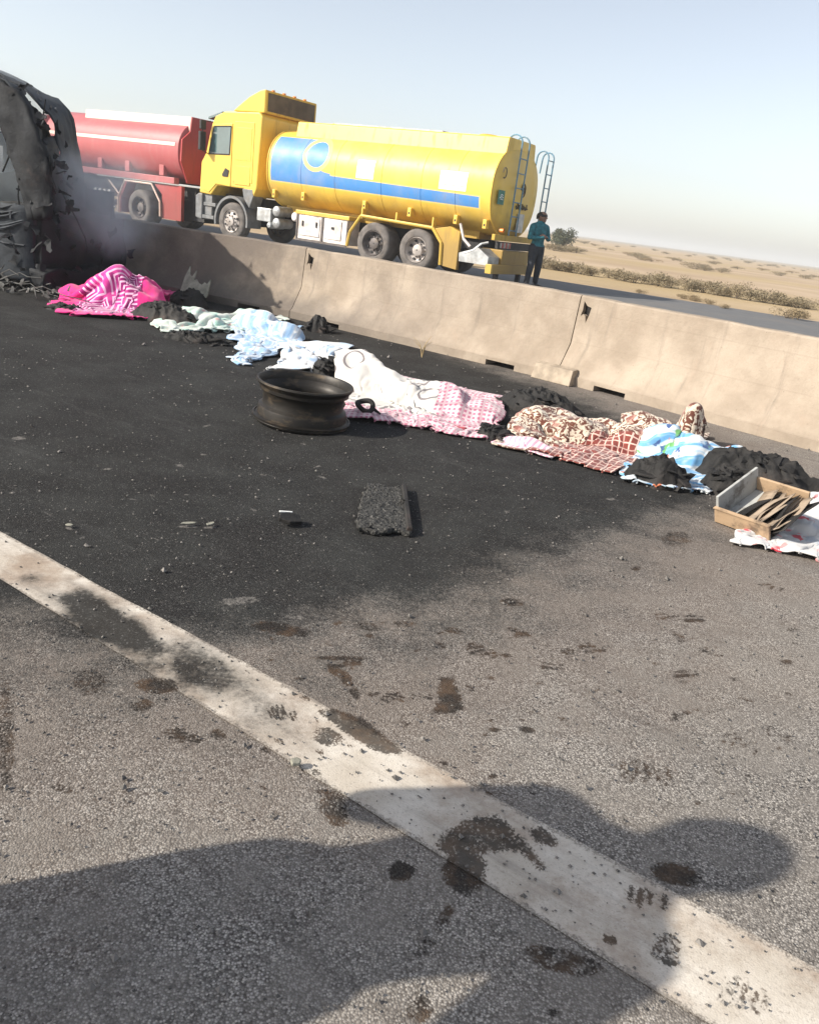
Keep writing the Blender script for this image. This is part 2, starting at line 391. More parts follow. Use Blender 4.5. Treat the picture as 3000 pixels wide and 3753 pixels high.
def fields(X, Y):
    sd = poly_sd(X, Y, SOOT)
    soot = 0.5 + sd / np.where(sd > 0, 0.8, 1.5)
    soot = np.clip(soot, -0.6, 1.0)
    # lighter trampled strip in the lower right of the soot, dark band near the blankets
    stain = np.zeros_like(X); dust = np.zeros_like(X)
    def near(c, r): return np.abs(X - c[0]) + np.abs(Y - c[1]) < r
    for cx, cy, rx, ry, an, s, kind in ST:
        c, Mi = ell(cx, cy, rx, ry, an); L = 1.6 * 2.0 / min(np.linalg.svd(Mi)[1])
        m = near(c, L)
        if not m.any(): continue
        dx, dy = X[m] - c[0], Y[m] - c[1]
        u, v = Mi[0, 0] * dx + Mi[0, 1] * dy, Mi[1, 0] * dx + Mi[1, 1] * dy
        rr = np.sqrt(u * u + v * v) + 0.16 * vnoise(dx, dy, 30, int(cx) % 97, 2)
        val = np.clip((1.15 - rr) / 0.45, 0, 1) * s
        if kind == 1:
            sole = np.sqrt(((u + .32) / .68) ** 2 + (v / 1.0) ** 2); heel = np.sqrt(((u - .68) / .32) ** 2 + (v / .8) ** 2)
            rr = np.minimum(sole, heel) + .22 * vnoise(dx, dy, 40, int(cx) % 89, 2)
            val = np.clip((1.12 - rr) / .3, 0, 1) * s * (0.35 + 0.8 * (np.sin(u * 17 + 2.2 * np.abs(v)) > -.1)) * (1 + .5 * vnoise(dx, dy, 18, int(cy) % 83, 2))
        if kind == 2: val = val * np.where(rr < 0.72, 0.45 + 0.5 * (np.sin(u * 9 + v * 3) > .4), 1.0)
        stain[m] = np.maximum(stain[m], val)
    for cx, cy, rx, ry, an, s in DU:
        c, Mi = ell(cx, cy, rx, ry, an); L = 1.6 * 2.0 / min(np.linalg.svd(Mi)[1])
        m = near(c, L)
        if not m.any(): continue
        dx, dy = X[m] - c[0], Y[m] - c[1]
        u, v = Mi[0, 0] * dx + Mi[0, 1] * dy, Mi[1, 0] * dx + Mi[1, 1] * dy
        dust[m] = np.maximum(dust[m], np.clip((1.2 - np.sqrt(u * u + v * v)) / 0.6, 0, 1) * s)
    # wedge blot and the long leaf-like marks
    for pts, s in (([(1612, 2478), (1662, 2482), (1702, 2590), (1660, 2612), (1580, 2612), (1606, 2560)], 1.15),
                   ([(1160, 2608), (1230, 2598), (1320, 2625), (1400, 2690), (1478, 2752), (1462, 2768), (1390, 2762), (1310, 2718), (1230, 2665)], 1.1),
                   ([(1590, 3105), (1640, 3040), (1740, 2995), (1830, 2990), (1930, 3090), (1995, 3180), (1985, 3205), (1900, 3120), (1780, 3130), (1660, 3165)], 0.95)):
        sdp = poly_sd(X, Y, [g(*p)[:2] for p in pts])
        stain[:] = np.maximum(stain, np.clip(0.5 + sdp / 0.022, 0, 1) * s)
    return dict(soot=soot, stain=stain, dust=dust)
def spaced(*segs):
    out = [segs[0][0]]
    for a, b, n in segs: out += list(np.linspace(a, b, n + 1)[1:])
    return np.array(out)
def road_point(s, t): return s * E1[0] + t * N1[0], s * E1[1] + t * N1[1]
ss = spaced((-90, -12, 30), (-12, -6, 150), (-6, 1.2, 560), (1.2, 3, 30), (3, 50, 14))
tt = spaced((-9, 0.2, 10), (0.2, 2.6, 270), (2.6, 5, 150), (5, 7.85, 90))
SS, TQ = np.meshgrid(ss, tt)
X, Y = road_point(SS, TQ)
Z = np.where((SS > -12) & (SS < 3), 0.006 * vnoise(X, Y, 0.8, 5, 3), 0)
road = bpy.data.objects.new('road', grid_mesh('road', np.stack([X, Y, Z], -1), attrs=fields(X, Y))); C.objects.link(road)
road.data.materials.append(M['road']); tag(road, 'grey brown asphalt carriageway blackened by soot', kind='structure')

def strip(name, a0, a1, b0, b1, nu, nv, lift, mat):
    u, v = np.meshgrid(np.linspace(0, 1, nu), np.linspace(0, 1, nv))
    A = np.array(a0)[:, None, None] * (1 - u) + np.array(a1)[:, None, None] * u
    B = np.array(b0)[:, None, None] * (1 - u) + np.array(b1)[:, None, None] * u
    P = A * (1 - v) + B * v
    P = P + 0.004 * (np.abs(v * 2 - 1) > 0.97) * np.stack([vnoise(P[0], P[1], 9, 2, 2), vnoise(P[0], P[1], 9, 4, 2)])
    z = lift + 0.006 * vnoise(P[0], P[1], 0.8, 5, 3)
    F = fields(P[0], P[1]); so = np.full(P[0].shape, -.6)
    for e in ((390, 2285, 290, 90, 28, 1.45), (20, 2240, 200, 55, 10, 1.1), (760, 2470, 340, 110, 30, .72), (1000, 2600, 200, 100, 30, .2)):
        c, Mi = ell(*e[:5]); dx, dy = P[0] - c[0], P[1] - c[1]; uu, vv = Mi[0, 0] * dx + Mi[0, 1] * dy, Mi[1, 0] * dx + Mi[1, 1] * dy
        so = np.maximum(so, np.clip(1.35 - np.sqrt(uu * uu + vv * vv) + .55 * vnoise(P[0], P[1], 7, 3, 4), -.6, 1) * e[5])
    F['edge'] = np.minimum(v, 1 - v) * .22
    F['soot'] = np.where(P[0] < -2.2, F['soot'] * .8, so)
    o = bpy.data.objects.new(name, grid_mesh(name, np.stack([P[0], P[1], z], -1), attrs=F)); C.objects.link(o)
    o.data.materials.append(mat); return o
far_a, far_b = Vector((-1.60, 2.93)), Vector((0.98, 1.30)); near_a, near_b = Vector((-1.29, 2.475)), Vector((0.70, 1.14))
dv, dn = (far_b - far_a).normalized(), (near_b - near_a).normalized()
ln = strip('road_line', tuple(far_a), tuple(far_b + dv * .5), tuple(near_a), tuple(near_b + dn * .55), 330, 40, 0.004, M['line'])
tag(ln, 'worn white painted lane line crossing the foreground', kind='structure')
w0 = (far_a + near_a) / 2 ; d0 = -(dv + dn).normalized(); pn = Vector((-d0.y, d0.x)) * -0.13
a0, b0 = Vector(far_a), Vector(near_a)
ln2 = strip('road_line', tuple(a0 + d0 * 60), tuple(a0), tuple(b0 + d0 * 60), tuple(b0), 200, 8, 0.004, M['line'])
tag(ln2, 'white lane line running on past the burnt wreck', kind='structure')

# far carriageway
TYAW = 0.525
fe = Vector((math.cos(TYAW - .06), -math.sin(TYAW - .06))); fn = Vector((fe.y, -fe.x)) * -1
if fn.y < 0: fn = -fn
fc = Vector((3.25, 26.4))
P = np.array([[tuple(fc + fe * a + fn * b) + (-0.018,) for a in np.linspace(-140, 90, 60)] for b in (-10.5, -7, -3.5, 0)])
farroad = bpy.data.objects.new('far_road', grid_mesh('far_road', P)); C.objects.link(farroad)
farroad.data.materials.append(M['farroad']); tag(farroad, 'grey asphalt far carriageway beyond the concrete barrier', kind='structure')
mb = MB()
M['edge_paint'] = dull('faded edge paint', (0.55, 0.52, 0.46), 0.8, var=.3, scale=4)

# ------------------------------------------------------------------ concrete barriers
JP = [(6.5, 2.7), (3.95, 5.57), (1.24, 8.06), (-1.75, 10.07), (-4.72, 11.52), (-7.95, 12.95), (-11.2, 14.3)]   # foot of the near face at each joint
prof = [(0.0, 0.0), (0.0, 0.085), (0.045, 0.12), (0.185, 0.36), (0.225, 0.81), (0.24, 0.825), (0.38, 0.825), (0.395, 0.81), (0.435, 0.36), (0.575, 0.12), (0.62, 0.085), (0.62, 0.0)]
blabels = ['concrete barrier beyond the right edge, past the drawer', 'sunlit sandy concrete barrier behind the blue striped blanket', 'concrete barrier behind the white circle print blanket', 'soot streaked concrete barrier behind the pale blue cloths', 'smoke darkened concrete barrier in the shadow of the wreck', 'concrete barrier hidden behind the burnt bus', 'farthest concrete barrier behind the burnt bus']
barriers = []
for i in range(len(JP) - 1):
    b, a = Vector(JP[i]), Vector(JP[i + 1]); L = (b - a).length - 0.010
    root = empty('concrete_barrier', (a.x, a.y, 0), math.atan2(b.y - a.y, b.x - a.x))
    tag(root, blabels[i], 'barrier', 'concrete barriers along the median')
    th0 = math.atan2(b.y - a.y, b.x - a.x)
    def mitre(j):
        if j <= 0 or j >= len(JP) - 1: return 0.0
        l_, m_, r_ = Vector(JP[j + 1]), Vector(JP[j]), Vector(JP[j - 1])
        ph_ = (math.atan2(m_.y - l_.y, m_.x - l_.x) + math.atan2(r_.y - m_.y, r_.x - m_.x)) / 2
        return -math.tan(ph_ - th0)
    mL, mR = mitre(i + 1), mitre(i)
    nseg = 46; rings = []
    for k in range(nseg + 1):
        x = 0.005 + L * k / nseg
        ring = []
        for (py, pz) in prof:
            wob = 0.006 * fbm(x * 3 + i * 7, py * 4, pz * 4, 1, 3)
            chip = 0.012 * max(0, fbm(x * 9 + i * 3, 1.7, pz * 3, 1, 2) - .15) if pz > .78 or k in (0, nseg) else 0
            ring.append((x + py * (mL * (1 - k / nseg) + mR * k / nseg) + (chip if k == 0 else (-chip if k == nseg else 0)), py + wob + chip * (1 if py < .3 else -1), max(0, pz + (wob - chip if pz > 0.3 else 0))))
        rings.append(ring)
    body = MB().rings(rings).build('body', M['concrete'], root, 40)
    # cut-outs: torn lifting pocket near the left end of the face, drain slots under the foot
    cut = MB()
    star = [(0.03, .775), (.075, .735), (.125, .725), (.118, .655), (.098, .575), (.078, .64), (.05, .655), (.022, .63), (.035, .69)]
    cut.prism(star, -0.05, 0.275, 'y')
    for sx in (0.62, L - 0.62):
        cut.box(sx - 0.17, sx + 0.17, -0.1, 0.7, -0.1, 0.055)
    co_ = bpy.data.objects.new('cut', cut.mesh('cut')); C.objects.link(co_); co_.matrix_world = root.matrix_world
    co_.parent = root
    bm_ = body.modifiers.new('cut', 'BOOLEAN'); bm_.object = co_; bm_.operation = 'DIFFERENCE'; bm_.solver = 'EXACT'
    bpy.context.view_layer.update()
    ev = body.evaluated_get(bpy.context.evaluated_depsgraph_get())
    me2 = bpy.data.meshes.new_from_object(ev); body.modifiers.clear(); body.data = me2
    for p in me2.polygons: p.use_smooth = True
    me2.set_sharp_from_angle(angle=R(30))
    bpy.data.objects.remove(co_)
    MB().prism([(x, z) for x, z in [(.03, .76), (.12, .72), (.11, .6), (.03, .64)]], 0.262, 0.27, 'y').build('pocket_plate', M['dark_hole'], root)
    if i in (2, 3):
        kb = MB().hexa([(-.235, -.135, 0), (.2, -.135, 0), (.2, .05, 0), (-.235, .05, 0)], [(-.225, -.085, .145), (.19, -.085, .145), (.19, .08, .16), (-.225, .08, .16)])
        if i == 2: pass
    barriers.append(root)
M['block'] = dull('joint block concrete', (0.33, 0.27, 0.205), 0.9, var=.25, scale=9, bump=.3)
jb = empty('joint_block', (JP[2][0] + .03, JP[2][1] - .02, 0), math.atan2(JP[1][1] - JP[3][1], JP[1][0] - JP[3][0]))
MB().hexa([(-.24, -.12, 0), (.2, -.12, 0), (.2, -.004, 0), (-.24, -.004, 0)], [(-.23, -.075, .145), (.19, -.075, .145), (.19, .03, .155), (-.23, .03, .155)]).build('block', M['block'], jb, bevel=.008)
tag(jb, 'small rectangular concrete block at the foot of the barrier joint', 'concrete block')

# ------------------------------------------------------------------ truck materials
def paint(name, col, dirt=(0.20, 0.13, 0.06), amt=0.35, rough=0.38):
    n = NT(name); P = n.co(); x = n.xyz(P)
    c = n.mix(n.step(n.noise(1.3, 5, P), 0.3, 0.7), tuple(v * .9 for v in col), col)
    streak = n.step(n.noise(3, 6, n.vec(n.mul(x[0], 2.2), n.mul(x[1], 2.2), n.mul(x[2], 0.35)), 0.65), 0.5, 0.75)
    c = n.mix(n.mul(streak, amt), c, dirt)
    low = n.step(n.add(x[2], n.mul(n.sub(n.noise(2, 5, P), .5), .8)), 1.7, 0.6)
    c = n.mix(n.mul(low, amt * 1.2), c, dirt)
    return n.done(c, n.mix(streak, (rough,) * 3, (.7,) * 3), spec=0.45)
YEL = (0.82, 0.55, 0.085)
M['yellow'] = paint('yellow paint', YEL)
M['yellow_dirty'] = paint('grimy yellow paint', (0.70, 0.44, 0.04), (0.22, 0.14, 0.06), 0.6, .55)
M['red'] = paint('red tank paint', (0.43, 0.11, 0.115), (0.42, 0.22, 0.2), .45, .42)
M['red_dark'] = paint('red frame paint', (0.42, 0.05, 0.05), (0.18, 0.06, 0.05), .5, .5)
M['pale_top'] = paint('faded cream top paint', (0.80, 0.62, 0.52), (0.62, 0.42, 0.33), .4, .45)
M['tyre'] = dull('dusty tyre rubber', (0.12, 0.108, 0.10), 0.9, var=.3, scale=5, dirt=(.24, .20, .17), dirt_amt=.5)
M['rimw'] = dull('grey rim steel', (0.42, 0.38, 0.35), 0.55, .2, dirt=(.12, .09, .07), dirt_amt=.7)
M['rimd'] = dull('dark rim steel', (0.12, 0.105, 0.10), 0.6, .2, dirt=(.2, .15, .1), dirt_amt=.5)
M['chassis'] = dull('black chassis', (0.018, 0.018, 0.02), 0.7, dirt=(.06, .05, .04))
M['greyp'] = dull('grey plastic', (0.16, 0.165, 0.17), 0.6, dirt=(.25, .2, .15), dirt_amt=.3)
M['steel'] = dull('dull galvanised steel', (0.42, 0.43, 0.43), 0.45, .5, dirt=(.2, .16, .12))
M['white_box'] = dull('dirty white cabinet paint', (0.70, 0.64, 0.60), 0.55, dirt=(.30, .17, .11), dirt_amt=.55, scale=3)
M['back_shade'] = dull('brown painted shade', (.10, .075, .05), .8, var=.3, scale=3)  # brown stands in for the shade on the deflector's rear
M['white'] = dull('white sheet', (0.82, 0.82, 0.80), 0.6, var=.04)
M['print'] = dull('grey print', (0.40, 0.38, 0.36), 0.7, var=.1)
M['blue_tube'] = dull('blue grey ladder paint', (0.12, 0.24, 0.33), 0.5, dirt=(.3, .3, .28), dirt_amt=.3)
M['green'] = dull('green sign', (0.015, 0.16, 0.11), 0.5)
M['lamp_red'] = dull('red lamp lens', (0.35, 0.03, 0.03), 0.3)
M['lamp_orange'] = dull('orange lamp lens', (0.8, 0.25, 0.04), 0.3)
M['darkprint'] = dull('dark print', (0.10, 0.085, 0.06), 0.7)
def m_glass(name, col, rough=.06):
    n = NT(name); return n.done(n.mix(n.noise(2.5, 3), col, tuple(v * 1.8 for v in col)), rough, 0, 1.0)
M['glass'] = m_glass('cab glass', (0.05, 0.085, 0.09))
def m_tank():
    n = NT('yellow tank with blue band'); P = n.co(); x = n.xyz(P)
    c = n.mix(n.step(n.noise(1.1, 5, P), 0.3, 0.7), tuple(v * .9 for v in YEL), YEL)
    X_, Z_ = x[0], x[2]
    lowz = n.add(1.72, n.mul(X_, 0.012)); upz = n.add(1.985, n.mul(X_, 0.022))
    body = n.mul(n.gt(Z_, lowz), n.lt(Z_, 2.93)); body = n.mul(body, n.lt(X_, 4.98)); body = n.mul(body, n.gt(X_, -1.62))
    band = n.lt(Z_, upz); block = n.gt(X_, 3.45)
    ex, ez = n.math('DIVIDE', n.sub(X_, 3.43), 0.47), n.math('DIVIDE', n.sub(Z_, 2.545), 0.44)
    er = n.math('SQRT', n.add(n.mul(ex, ex), n.mul(ez, ez)))
    blue = n.mul(body, n.mx(band, n.mul(block, n.gt(er, 1.0)))); 
    sw = n.mul(n.mul(body, n.gt(er, 1.0)), n.mul(n.gt(X_, 2.9), n.lt(Z_, n.add(2.10, n.mul(n.math('POWER', n.mx(n.sub(X_, 2.9), 0.0), 2.0), 0.5)))))
    blue = n.mx(n.mx(blue, sw), n.lt(er, 0.75))
    edge = n.mul(n.mul(n.gt(Z_, n.sub(lowz, .035)), n.lt(Z_, n.add(upz, .03))), n.mul(n.lt(X_, 5.0), n.gt(X_, -1.66)))
    ring = n.mul(n.lt(er, 1.0), n.gt(er, 0.75))
    pale = n.mx(n.mul(edge, n.sub(1.0, n.lt(er, 1.0))), ring)
    c = n.mix(n.mul(pale, .5), c, (.85, .68, .28))
    c = n.mix(blue, c, n.mix(n.noise(1.5, 4, P), (0.055, 0.22, 0.55), (0.085, 0.28, 0.62)))
    streak = n.step(n.noise(2.6, 7, n.vec(n.mul(X_, 2.0), n.mul(x[1], .7), n.mul(Z_, 0.5)), 0.68), 0.5, 0.76)
    c = n.mix(n.mul(streak, .34), c, (0.30, 0.19, 0.06))
    c = n.mix(n.mul(n.step(n.noise(.9, 6, P, .6), .42, .7), .22), c, (.55, .45, .28))
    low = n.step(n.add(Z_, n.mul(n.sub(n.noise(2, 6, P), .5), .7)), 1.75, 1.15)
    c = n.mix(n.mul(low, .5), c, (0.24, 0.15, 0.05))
    return n.done(c, n.mix(streak, (.45,) * 3, (.7,) * 3), spec=.4)
M['tank'] = m_tank()

def wheel_parts(parent, x, y_out, r=.525, w=.3, rim=None, hub=None, style=0):
    """y_out: outer (near) face; axis along local y"""
    t = MB().lathe([(r * .6, y_out - .03), (r * .64, y_out), (r * .86, y_out + .012), (r * .965, y_out - .02), (r, y_out - .06), (r, y_out - w + .06), (r * .96, y_out - w + .01), (r * .62, y_out - w)], 'y', (x, 0, r), 40)
    ty = t.build('wheel', M['tyre'], parent, 40)
    grooves = MB()
    rm = MB()
    if style == 0:   # concave steel disc with hand holes
        rm.lathe([(r * .625, y_out - .028), (r * .585, y_out + .004), (r * .56, y_out - .02), (r * .5, y_out - .11), (r * .40, y_out - .145), (r * .3, y_out - .135), (r * .26, y_out - .06), (r * .20, y_out - .05), (.02, y_out - .045)], 'y', (x, 0, r), 32)
    else:            # dished outwards
        rm.lathe([(r * .625, y_out - .028), (r * .585, y_out + .004), (r * .56, y_out - .02), (r * .48, y_out - .03), (r * .36, y_out + .005), (r * .27, y_out + .012), (r * .24, y_out + .05), (r * .17, y_out + .06), (.02, y_out + .06)], 'y', (x, 0, r), 32)
    ro = rm.build('rim', rim or M['rimw'], ty, 30)
    nuts = MB()
    for k in range(10):
        a = k * 2 * math.pi / 10; cx, cz = x + math.cos(a) * r * .32, r + math.sin(a) * r * .32
        yy = y_out - .135 if style == 0 else y_out + .01
        nuts.lathe([(.022, yy - .02), (.022, yy + .03), (.002, yy + .032)], 'y', (cx, 0, cz), 6)
    for k in range(8):
        a = (k + .5) * 2 * math.pi / 8; cx, cz = x + math.cos(a) * r * .455, r + math.sin(a) * r * .455
        yy = y_out - .115 if style == 0 else y_out - .018
        holes = nuts if False else grooves
        holes.lathe([(.036, yy - .01), (.036, yy + .022), (.002, yy + .022)], 'y', (cx, 0, cz), 10)
    nuts.build('wheel_nuts', hub or M['rimd'], ty)
    grooves.build('hand_holes', M['chassis'], ty)
    return ty
def tank_section(t, hw=1.25, hh=1.03, zc=2.13, yc=-1.25, k=2.35):
    c, s = math.cos(t), math.sin(t)
    return (yc + hw * math.copysign(abs(c) ** (2 / k), c), zc + hh * math.copysign(abs(s) ** (2 / k), s))
def tank_mesh(x0, x1, hw=1.25, hh=1.03, zc=2.13, n=72):
    rings = []
    def ring(x, sc): return [(x, -1.25 + (tank_section(a, hw, hh, zc)[0] + 1.25) * sc, zc + (tank_section(a, hw, hh, zc)[1] - zc) * sc) for a in [2 * math.pi * i / n for i in range(n)]]
    for dx, sc in ((.10, .02), (.095, .3), (.07, .7), (.03, .93), (0.0, .985), (-.02, 1.0)): rings.append(ring(x1 + dx, sc))
    for k in range(1, 12): rings.append(ring(x1 - .02 + (x0 - x1 + .04) * k / 12, 1.0))
    for dx, sc in ((.02, 1.0), (0, .985), (-.03, .93), (-.07, .7), (-.095, .3), (-.10, .02)): rings.append(ring(x0 + dx, sc))
    return MB().rings(rings)
def tank_patch(x0, x1, z0, z1, off, hw=1.25, hh=1.03, zc=2.13, nz=8):
    mbp = MB(); rows = []
    for i in range(nz + 1):
        z = z0 + (z1 - z0) * i / nz; s = (z - zc) / hh
        y = -1.25 + hw * (max(0, 1 - abs(s) ** 2.35)) ** (1 / 2.35) + off
        rows.append((y, z))
    pts = [(x, y, z) for x in (x0, x1) for y, z in rows]
    i0 = mbp.addv(pts); m = nz + 1
    for i in range(nz): mbp.f.append((i0 + i, i0 + i + 1, i0 + m + i + 1, i0 + m + i))
    return mbp

# ------------------------------------------------------------------ yellow tanker
YT = empty('tanker_truck', (-0.73, 21.85, -0.018), math.pi - TYAW)
tag(YT, 'yellow fuel tanker truck with blue band parked behind the barrier', 'truck')
WB = 6.42
# cab
cabp = [(5.62, 1.28), (5.52, 1.5), (5.44, 3.36), (5.56, 3.47), (6.85, 3.44), (7.22, 3.30), (7.36, 3.05), (7.55, 2.30), (7.72, 2.05), (7.76, 1.2), (7.30, 1.18), (7.05, 1.46), (6.0, 1.46), (5.88, 1.28)]
cab = MB().prism(cabp, -2.43, -0.07).build('cab', M['yellow'], YT, bevel=.035)
door = MB().prism([(6.52, 1.47), (6.52, 3.14), (7.26, 3.08), (7.44, 2.30), (7.58, 2.05), (7.60, 1.30), (7.36, 1.24), (7.08, 1.5)], -0.08, -0.05).build('door', M['yellow'], YT, bevel=.01)
MB().prism([(6.60, 2.33), (6.57, 3.05), (7.22, 3.01), (7.385, 2.30)], -0.052, -0.044).build('window', M['glass'], door)
fr = MB(); wp = [(6.59, 2.32), (6.56, 3.06), (7.23, 3.02), (7.40, 2.29)]
for k in range(4): a, b = wp[k], wp[(k + 1) % 4]; fr.tube([(a[0], -.045, a[1]), (b[0], -.045, b[1])], .018, 6)
fr.build('window_frame', M['chassis'], door)
MB().prism([(6.62, 1.72), (6.58, 1.9), (6.72, 1.95), (6.84, 1.78), (6.82, 1.72)], -0.052, -0.03).build('handle', M['chassis'], door, bevel=.006)
sp = MB()
sp.box(5.70, 6.44, -.072, -.058, 1.62, 3.2); sp.build('side_panel', M['yellow'], YT, bevel=.012)
MB().box(5.78, 6.36, -.06, -.05, 1.55, 2.05).build('side_panel', M['yellow'], YT, bevel=.008)
MB().box(5.78, 6.36, -.06, -.05, 2.2, 3.05).build('side_panel', M['yellow'], YT, bevel=.008)
MB().prism([(6.62, 3.47), (6.40, 3.62), (6.02, 3.86), (5.62, 4.03), (5.44, 4.06), (5.44, 3.47)], -2.36, -0.14).build('roof_deflector', M['yellow'], YT, bevel=.03)
MB().box(5.425, 5.437, -2.33, -.17, 3.49, 4.03).build('deflector_back', M['yellow_dirty'], YT)
MB().box(5.415, 5.424, -2.26, -.24, 3.53, 3.99).build('deflector_back', M['back_shade'], YT)  # thin dark sheet, shade painted over the deflector's rear face
vis = MB().prism([(7.08, 3.44), (7.62, 3.28), (7.64, 3.22), (7.12, 3.36)], -2.3, -.2); vis.build('sun_visor', M['glass'], YT)
MB().prism([(7.34, 3.12), (7.345, 3.14), (7.60, 2.25), (7.59, 2.22)], -2.3, -.2).build('windscreen', M['glass'], YT)
MB().box(7.42, 7.50, .07, .27, 2.90, 3.15).build('mirror', M['chassis'], YT, bevel=.02); mir = MB().box(7.42, 7.52, .06, .28, 2.35, 2.85).build('mirror', M['chassis'], YT, bevel=.02)
MB().tube([(7.40, -.08, 3.15), (7.47, .16, 3.12), (7.47, .16, 2.35), (7.45, -.08, 2.28)], .016, 6).build('mirror_bracket', M['chassis'], mir)
MB().prism([(7.62, .46), (7.88, .50), (7.90, 1.12), (7.76, 1.2), (7.62, 1.18)], -2.45, -.05).build('bumper', M['greyp'], YT, bevel=.03)
for q_ in ((7.15, 7.62, -.6, -.07, .50, .60), (7.12, 7.62, -.6, -.1, .86, .96)): MB().box(*q_).build('cab_step', M['greyp'], YT, bevel=.012)
MB().box(7.3, 7.64, -.62, -.14, .602, 1.2).build('step_support', M['greyp'], YT, bevel=.012)
fl = MB()
arc = [(WB + .66 * math.cos(a), .53 + .70 * math.sin(a)) for a in np.linspace(R(-12), R(190), 22)]; inn = [(WB + .60 * math.cos(a), .53 + .63 * math.sin(a)) for a in np.linspace(R(190), R(-12), 22)]
fl.prism(arc + inn, -.62, -.03); fl.build('front_fender', M['greyp'], YT, 40)
MB().prism([(5.75, .95), (5.62, 1.28), (5.66, 1.46), (6.05, 1.46), (5.98, 1.2), (5.84, 1.05)], -.5, -.06).build('fender_flap', M['greyp'], YT, bevel=.015)
wheel_parts(YT, WB, -.06, .525, .32, M['rimw'], style=1)
wheel_parts(YT, WB, -2.12, .525, .32, M['rimd'], style=1)
for xw, rm_ in ((1.35, M['rimd']), (0, M['rimw'])):
    wheel_parts(YT, xw, -.05, .525, .56, rm_, style=0)
    wheel_parts(YT, xw, -1.9, .525, .56, rm_, style=0)
ch = MB(); ch.box(-1.5, 7.3, -.95, -.8, .72, .98); ch.box(-1.5, 7.3, -1.7, -1.55, .72, .98)
for xx in (0, 1.35, WB): ch.tube([(xx, -.1, .525), (xx, -2.4, .525)], .09, 8)
for xx in np.linspace(-1.4, 5.2, 8): ch.box(xx - .04, xx + .04, -1.6, -.9, .75, .95)
ch.box(5.6, 7.2, -1.9, -.6, .7, 1.25); ch.build('chassis', M['chassis'], YT)
MB().box(-1.4, 4.9, -1.8, -.7, .985, 1.2).build('tank_cradle', M['yellow_dirty'], YT)
# tank
TX0, TX1 = -1.95, 5.12
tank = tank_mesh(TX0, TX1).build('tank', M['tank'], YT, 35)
for xx in (TX0 + .02, TX1 - .02):
    MB().tube([(xx, *tank_section(a, 1.255, 1.035)) for a in np.linspace(0, 2 * math.pi, 49)], .022, 6, False).build('end_hoop', M['yellow'], tank, 180)
cop = [(-.42, 2.9), (-.50, 3.33), (-.54, 3.36), (-1.96, 3.36), (-2.0, 3.33), (-2.08, 2.9)]
MB().prism(cop, -1.95, 4.52, 'x').build('top_coaming', M['yellow'], YT, bevel=.015)
for xx in (3.6, 2.0, .4, -1.0): MB().lathe([(.26, 3.36), (.26, 3.42), (.2, 3.44), (.01, 3.44)], 'z', (xx, -1.25, 0), 18).build('hatch', M['yellow_dirty'], YT, 40)
MB().box(-.0, 3.4, -1.0, -.65, 3.37, 3.40).build('walkway', M['steel'], YT)
for k in range(4): MB().box(5.42, 5.48, -.5 - .45 * k, -.42 - .45 * k, 4.05, 4.085).build('marker_lamp', M['lamp_orange'], YT)
for xx in (3.9, 2.75, 1.25, 0.05, -.95):
    MB().tube([(xx, *tank_section(a, 1.251, 1.031)) for a in np.linspace(-2.6, 1.05, 40)], .007, 5).build('weld_seam', M['tank'], tank, 180)
tank_patch(1.50, 2.05, 2.07, 2.52, .006).build('placard', M['white'], YT)
pl = tank_patch(-1.24, -.47, 2.03, 2.46, .006).build('placard', M['white'], YT)
pl2 = MB()
for k, (z0, z1) in enumerate(((2.13, 2.15), (2.075, 2.09))): 
    for j in range(5): 
        a = -.60 - j * .12; q = tank_patch(a - .10 + .03 * ((j * 7 + k) % 3 - 1) * .5, a, z0, z1, .010, nz=1); i0 = pl2.addv(q.v); pl2.f += [tuple(i0 + t for t in f) for f in q.f]
pl2.build('print', M['print'], pl)
for xx, zz in ((4.9, 1.44), (3.85, 1.46), (1.78, 1.44), (.36, 1.41), (-1.0, 1.38), (-1.82, 1.36)):
    b_ = MB(); b_.box(xx - .05, xx + .05, -.24, -.09, zz - .11, zz + .10); br = b_.build('bracket', M['yellow'], YT, bevel=.008)
    MB().box(xx - .02, xx + .02, -.092, -.085, zz - .05, zz).build('bracket_hole', M['chassis'], br)
# guard rail over the rear wheels
gd = MB(); path = [(2.18, .36), (2.12, .72), (1.80, 1.17), (-.42, 1.11), (-.72, .78), (-.76, .26)]
for k in range(len(path) - 1): gd.hexa(*[[(path[k][0] + ox * .0, yy, path[k][1] + oz) for yy, oz in ((-.02, -.035), (-.3, -.035), (-.3, .035), (-.02, .035))], [(path[k + 1][0], yy, path[k + 1][1] + oz) for yy, oz in ((-.02, -.035), (-.3, -.035), (-.3, .035), (-.02, .035))]]) if False else gd.tube([(path[k][0], -.05, path[k][1]), (path[k + 1][0], -.05, path[k + 1][1])], .04, 6)
for xx in (1.78, .7, -.4): gd.box(xx - .02, xx + .02, -.2, -.04, 1.1, 1.36)
gd.build('wheel_guard', M['yellow'], YT)
MB().prism([(1.82, 1.15), (-.42, 1.09), (-.42, 1.07), (1.82, 1.13)], -.62, -.06).build('guard_plate', M['yellow_dirty'], YT)
MB().prism([(-.78, .25), (-.74, .8), (-.45, 1.1), (-.9, 1.2), (-1.2, 1.1), (-1.22, .2)], -.2, -.07).build('rear_skirt', M['yellow_dirty'], YT, bevel=.01)
# side cabinet
cb = MB().box(2.22, 3.96, -.62, -.08, .36, 1.0).build('cabinet', M['white_box'], YT, bevel=.015)
MB().box(2.18, 4.02, -.64, -.05, 1.0, 1.1).build('cabinet_top', M['yellow'], cb, bevel=.01)
for x0, x1 in ((3.16, 3.88), (2.42, 2.98)):
    d_ = MB().box(x0, x1, -.082, -.055, .46, .94).build('cabinet_door', M['white_box'], cb, bevel=.008)
